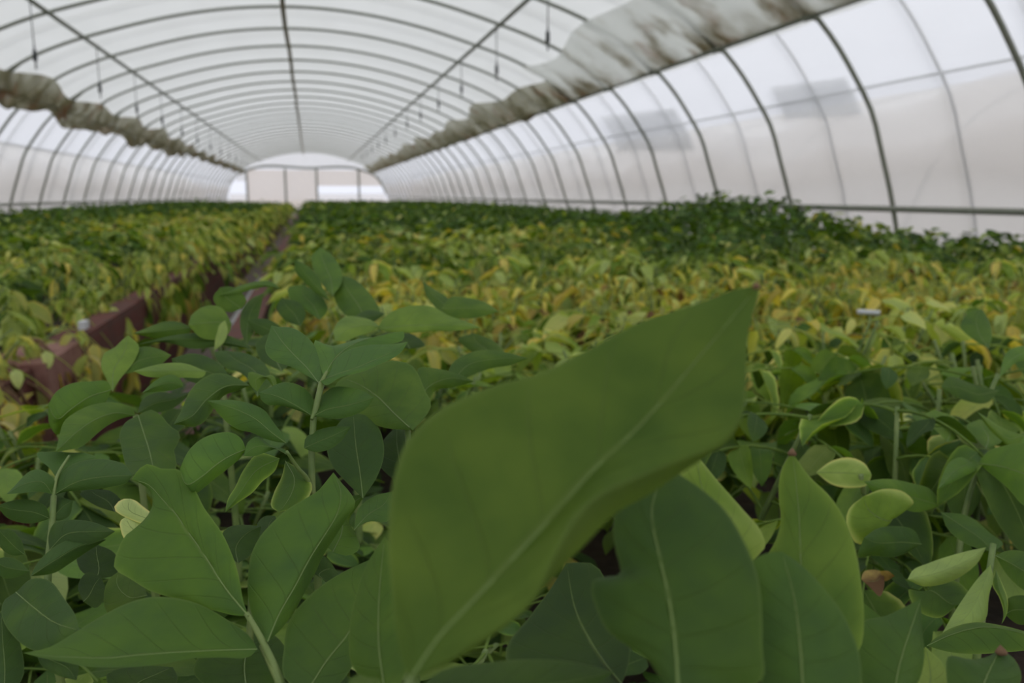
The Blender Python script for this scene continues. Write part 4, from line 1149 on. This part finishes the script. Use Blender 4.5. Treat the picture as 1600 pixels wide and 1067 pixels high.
blade('leaf', S_, [(1520, 722), (1500, 714), (1484, 722), (1472, 745), (1466, 764)], [(1520, 722), (1525, 730), (1505, 745), (1485, 755), (1466, 764)], (.76, .72), (.008, .004), age=.08, rnd=.8, nu=14)
blade('leaf', S_, [(1540, 700), (1525, 685), (1510, 665), (1530, 655)], [(1540, 700), (1565, 690), (1560, 665), (1530, 655)], (.84, .88), (.006, .006), age=.12, rnd=.6, nu=12)
blade('leaf', S_, [(1400, 800), (1376, 830), (1340, 850), (1322, 820), (1326, 796), (1350, 775)], [(1400, 800), (1428, 785), (1415, 770), (1380, 764), (1350, 775)], (.74, .70), (.006, .006), age=.22, rnd=.6, edge=.4, nu=16, ripple=.03)
blade('leaf', S_, [(1470, 790), (1430, 800), (1400, 790), (1370, 775), (1350, 752)], [(1470, 790), (1455, 765), (1425, 755), (1385, 748), (1350, 752)], (.76, .72), (.006, .006), age=.13, rnd=.7, nu=16)
blade('leaf', S_, [(1440, 850), (1400, 870), (1360, 868), (1341, 870), (1350, 840)], [(1440, 850), (1430, 830), (1395, 822), (1370, 826), (1350, 840)], (.70, .66), (.006, .006), age=.02, rnd=.45, nu=16, ripple=.03)
blade('leaf', S_, [(1470, 800), (1510, 805), (1550, 835), (1568, 850), (1550, 862)], [(1470, 800), (1480, 825), (1510, 850), (1550, 862)], (.72, .68), (.006, .006), age=.05, rnd=.6, nu=14)
blade('leaf', S_, [(1480, 690), (1460, 670), (1440, 650), (1460, 640)], [(1480, 690), (1510, 680), (1495, 655), (1460, 640)], (.88, .92), (.006, .006), age=.16, rnd=.7, nu=12)
blade('leaf', S_, [(1275, 738), (1300, 720), (1330, 715), (1352, 725), (1362, 742)], [(1275, 738), (1300, 757), (1335, 762), (1355, 758), (1362, 742)], (.82, .80), (.008, .004), age=.32, rnd=.7, edge=.4, nu=14)
blade('leaf', S_, [(1600, 680), (1570, 670), (1535, 648), (1525, 642)], [(1600, 680), (1590, 700), (1555, 680), (1525, 642)], (.80, .78), (.006, .006), age=.17, rnd=.6, nu=12)
U_ = hero([(1560, 585, 1.06), (1545, 620, 1.05), (1540, 660, 1.04)], 'green potato plant with drooping leaf tips high at the right edge', .004)
blade('leaf', U_, [(1625, 545), (1600, 540), (1575, 548), (1565, 570), (1562, 590)], [(1625, 545), (1615, 560), (1590, 565), (1575, 578), (1562, 590)], (1.05, 1.0), (.008, .006), age=.10, rnd=.9, nu=14)
blade('leaf', U_, [(1545, 545), (1520, 530), (1500, 510), (1520, 485), (1535, 483)], [(1545, 545), (1550, 525), (1545, 500), (1535, 483)], (1.08, 1.12), (.006, .006), age=.10, rnd=.6, nu=14)
blade('leaf', U_, [(1560, 610), (1520, 600), (1480, 590), (1470, 605)], [(1560, 610), (1545, 628), (1505, 625), (1470, 605)], (1.02, .98), (.006, .006), age=.08, rnd=.4, nu=14)

# brown dry leaf on the ground between them
e = empty('dry_leaf', tuple(at(1368, 912, .66)))
tag(e, 'shrivelled brown dead leaf caught low beside the pale rolled leaf', 'dead leaf')
o1 = blade('blade', e, [(1345, 905), (1350, 893), (1365, 890), (1380, 893)], [(1345, 905), (1360, 918), (1375, 932), (1382, 912), (1380, 893)], (.66, .65), (.010, -.006), age=1.0, rnd=.45, nu=12, nv=8, rib=0, ripple=.08)
blade('curled_edge', e, [(1375, 892), (1388, 892), (1398, 900)], [(1375, 892), (1382, 908), (1398, 900)], (.655, .65), (-.006, .006), age=.97, rnd=.5, nu=10, nv=6, rib=0, ripple=.06)

# ------------------------------------------------------------------ light: bright overcast sky outside the plastic
sc = bpy.context.scene
w = bpy.data.worlds.new('overcast'); sc.world = w; w.use_nodes = True
nt = w.node_tree; nt.nodes.clear()
out = nt.nodes.new('ShaderNodeOutputWorld'); bg = nt.nodes.new('ShaderNodeBackground')
tc = nt.nodes.new('ShaderNodeTexCoord'); sp = nt.nodes.new('ShaderNodeSeparateXYZ'); rp = nt.nodes.new('ShaderNodeValToRGB')
nt.links.new(tc.outputs['Generated'], sp.inputs[0]); nt.links.new(sp.outputs[2], rp.inputs[0])
rp.color_ramp.elements[0].position = 0.0; rp.color_ramp.elements[0].color = (.66, .68, .76, 1)
rp.color_ramp.elements[1].position = 1.0; rp.color_ramp.elements[1].color = (1.10, 1.11, 1.12, 1)
nt.links.new(rp.outputs[0], bg.inputs[0]); bg.inputs[1].default_value = 1.0
nt.links.new(bg.outputs[0], out.inputs[0])

cam = bpy.data.cameras.new('camera'); co = bpy.data.objects.new('camera', cam); COL.objects.link(co)
R3 = Matrix([[MW[i][j] for j in range(3)] for i in range(3)])
co.matrix_world = Matrix.Translation(Vector(CAM)) @ R3.to_4x4()
cam.sensor_width = 36.0; cam.lens = FPX / W * 36.0
cam.clip_start = .01; cam.clip_end = 500
cam.dof.use_dof = True; cam.dof.focus_distance = .47; cam.dof.aperture_fstop = 9.7
sc.camera = co
sc.view_settings.view_transform = 'Standard'; sc.view_settings.look = 'None'
sc.view_settings.gamma = 1.0; sc.view_settings.use_curve_mapping = False
sc.view_settings.exposure = EXPOSURE
cy = sc.cycles
cy.max_bounces = 8; cy.diffuse_bounces = 4; cy.glossy_bounces = 2; cy.transmission_bounces = 6; cy.transparent_max_bounces = 12
cy.caustics_reflective = False; cy.caustics_refractive = False
cy.use_denoising = True
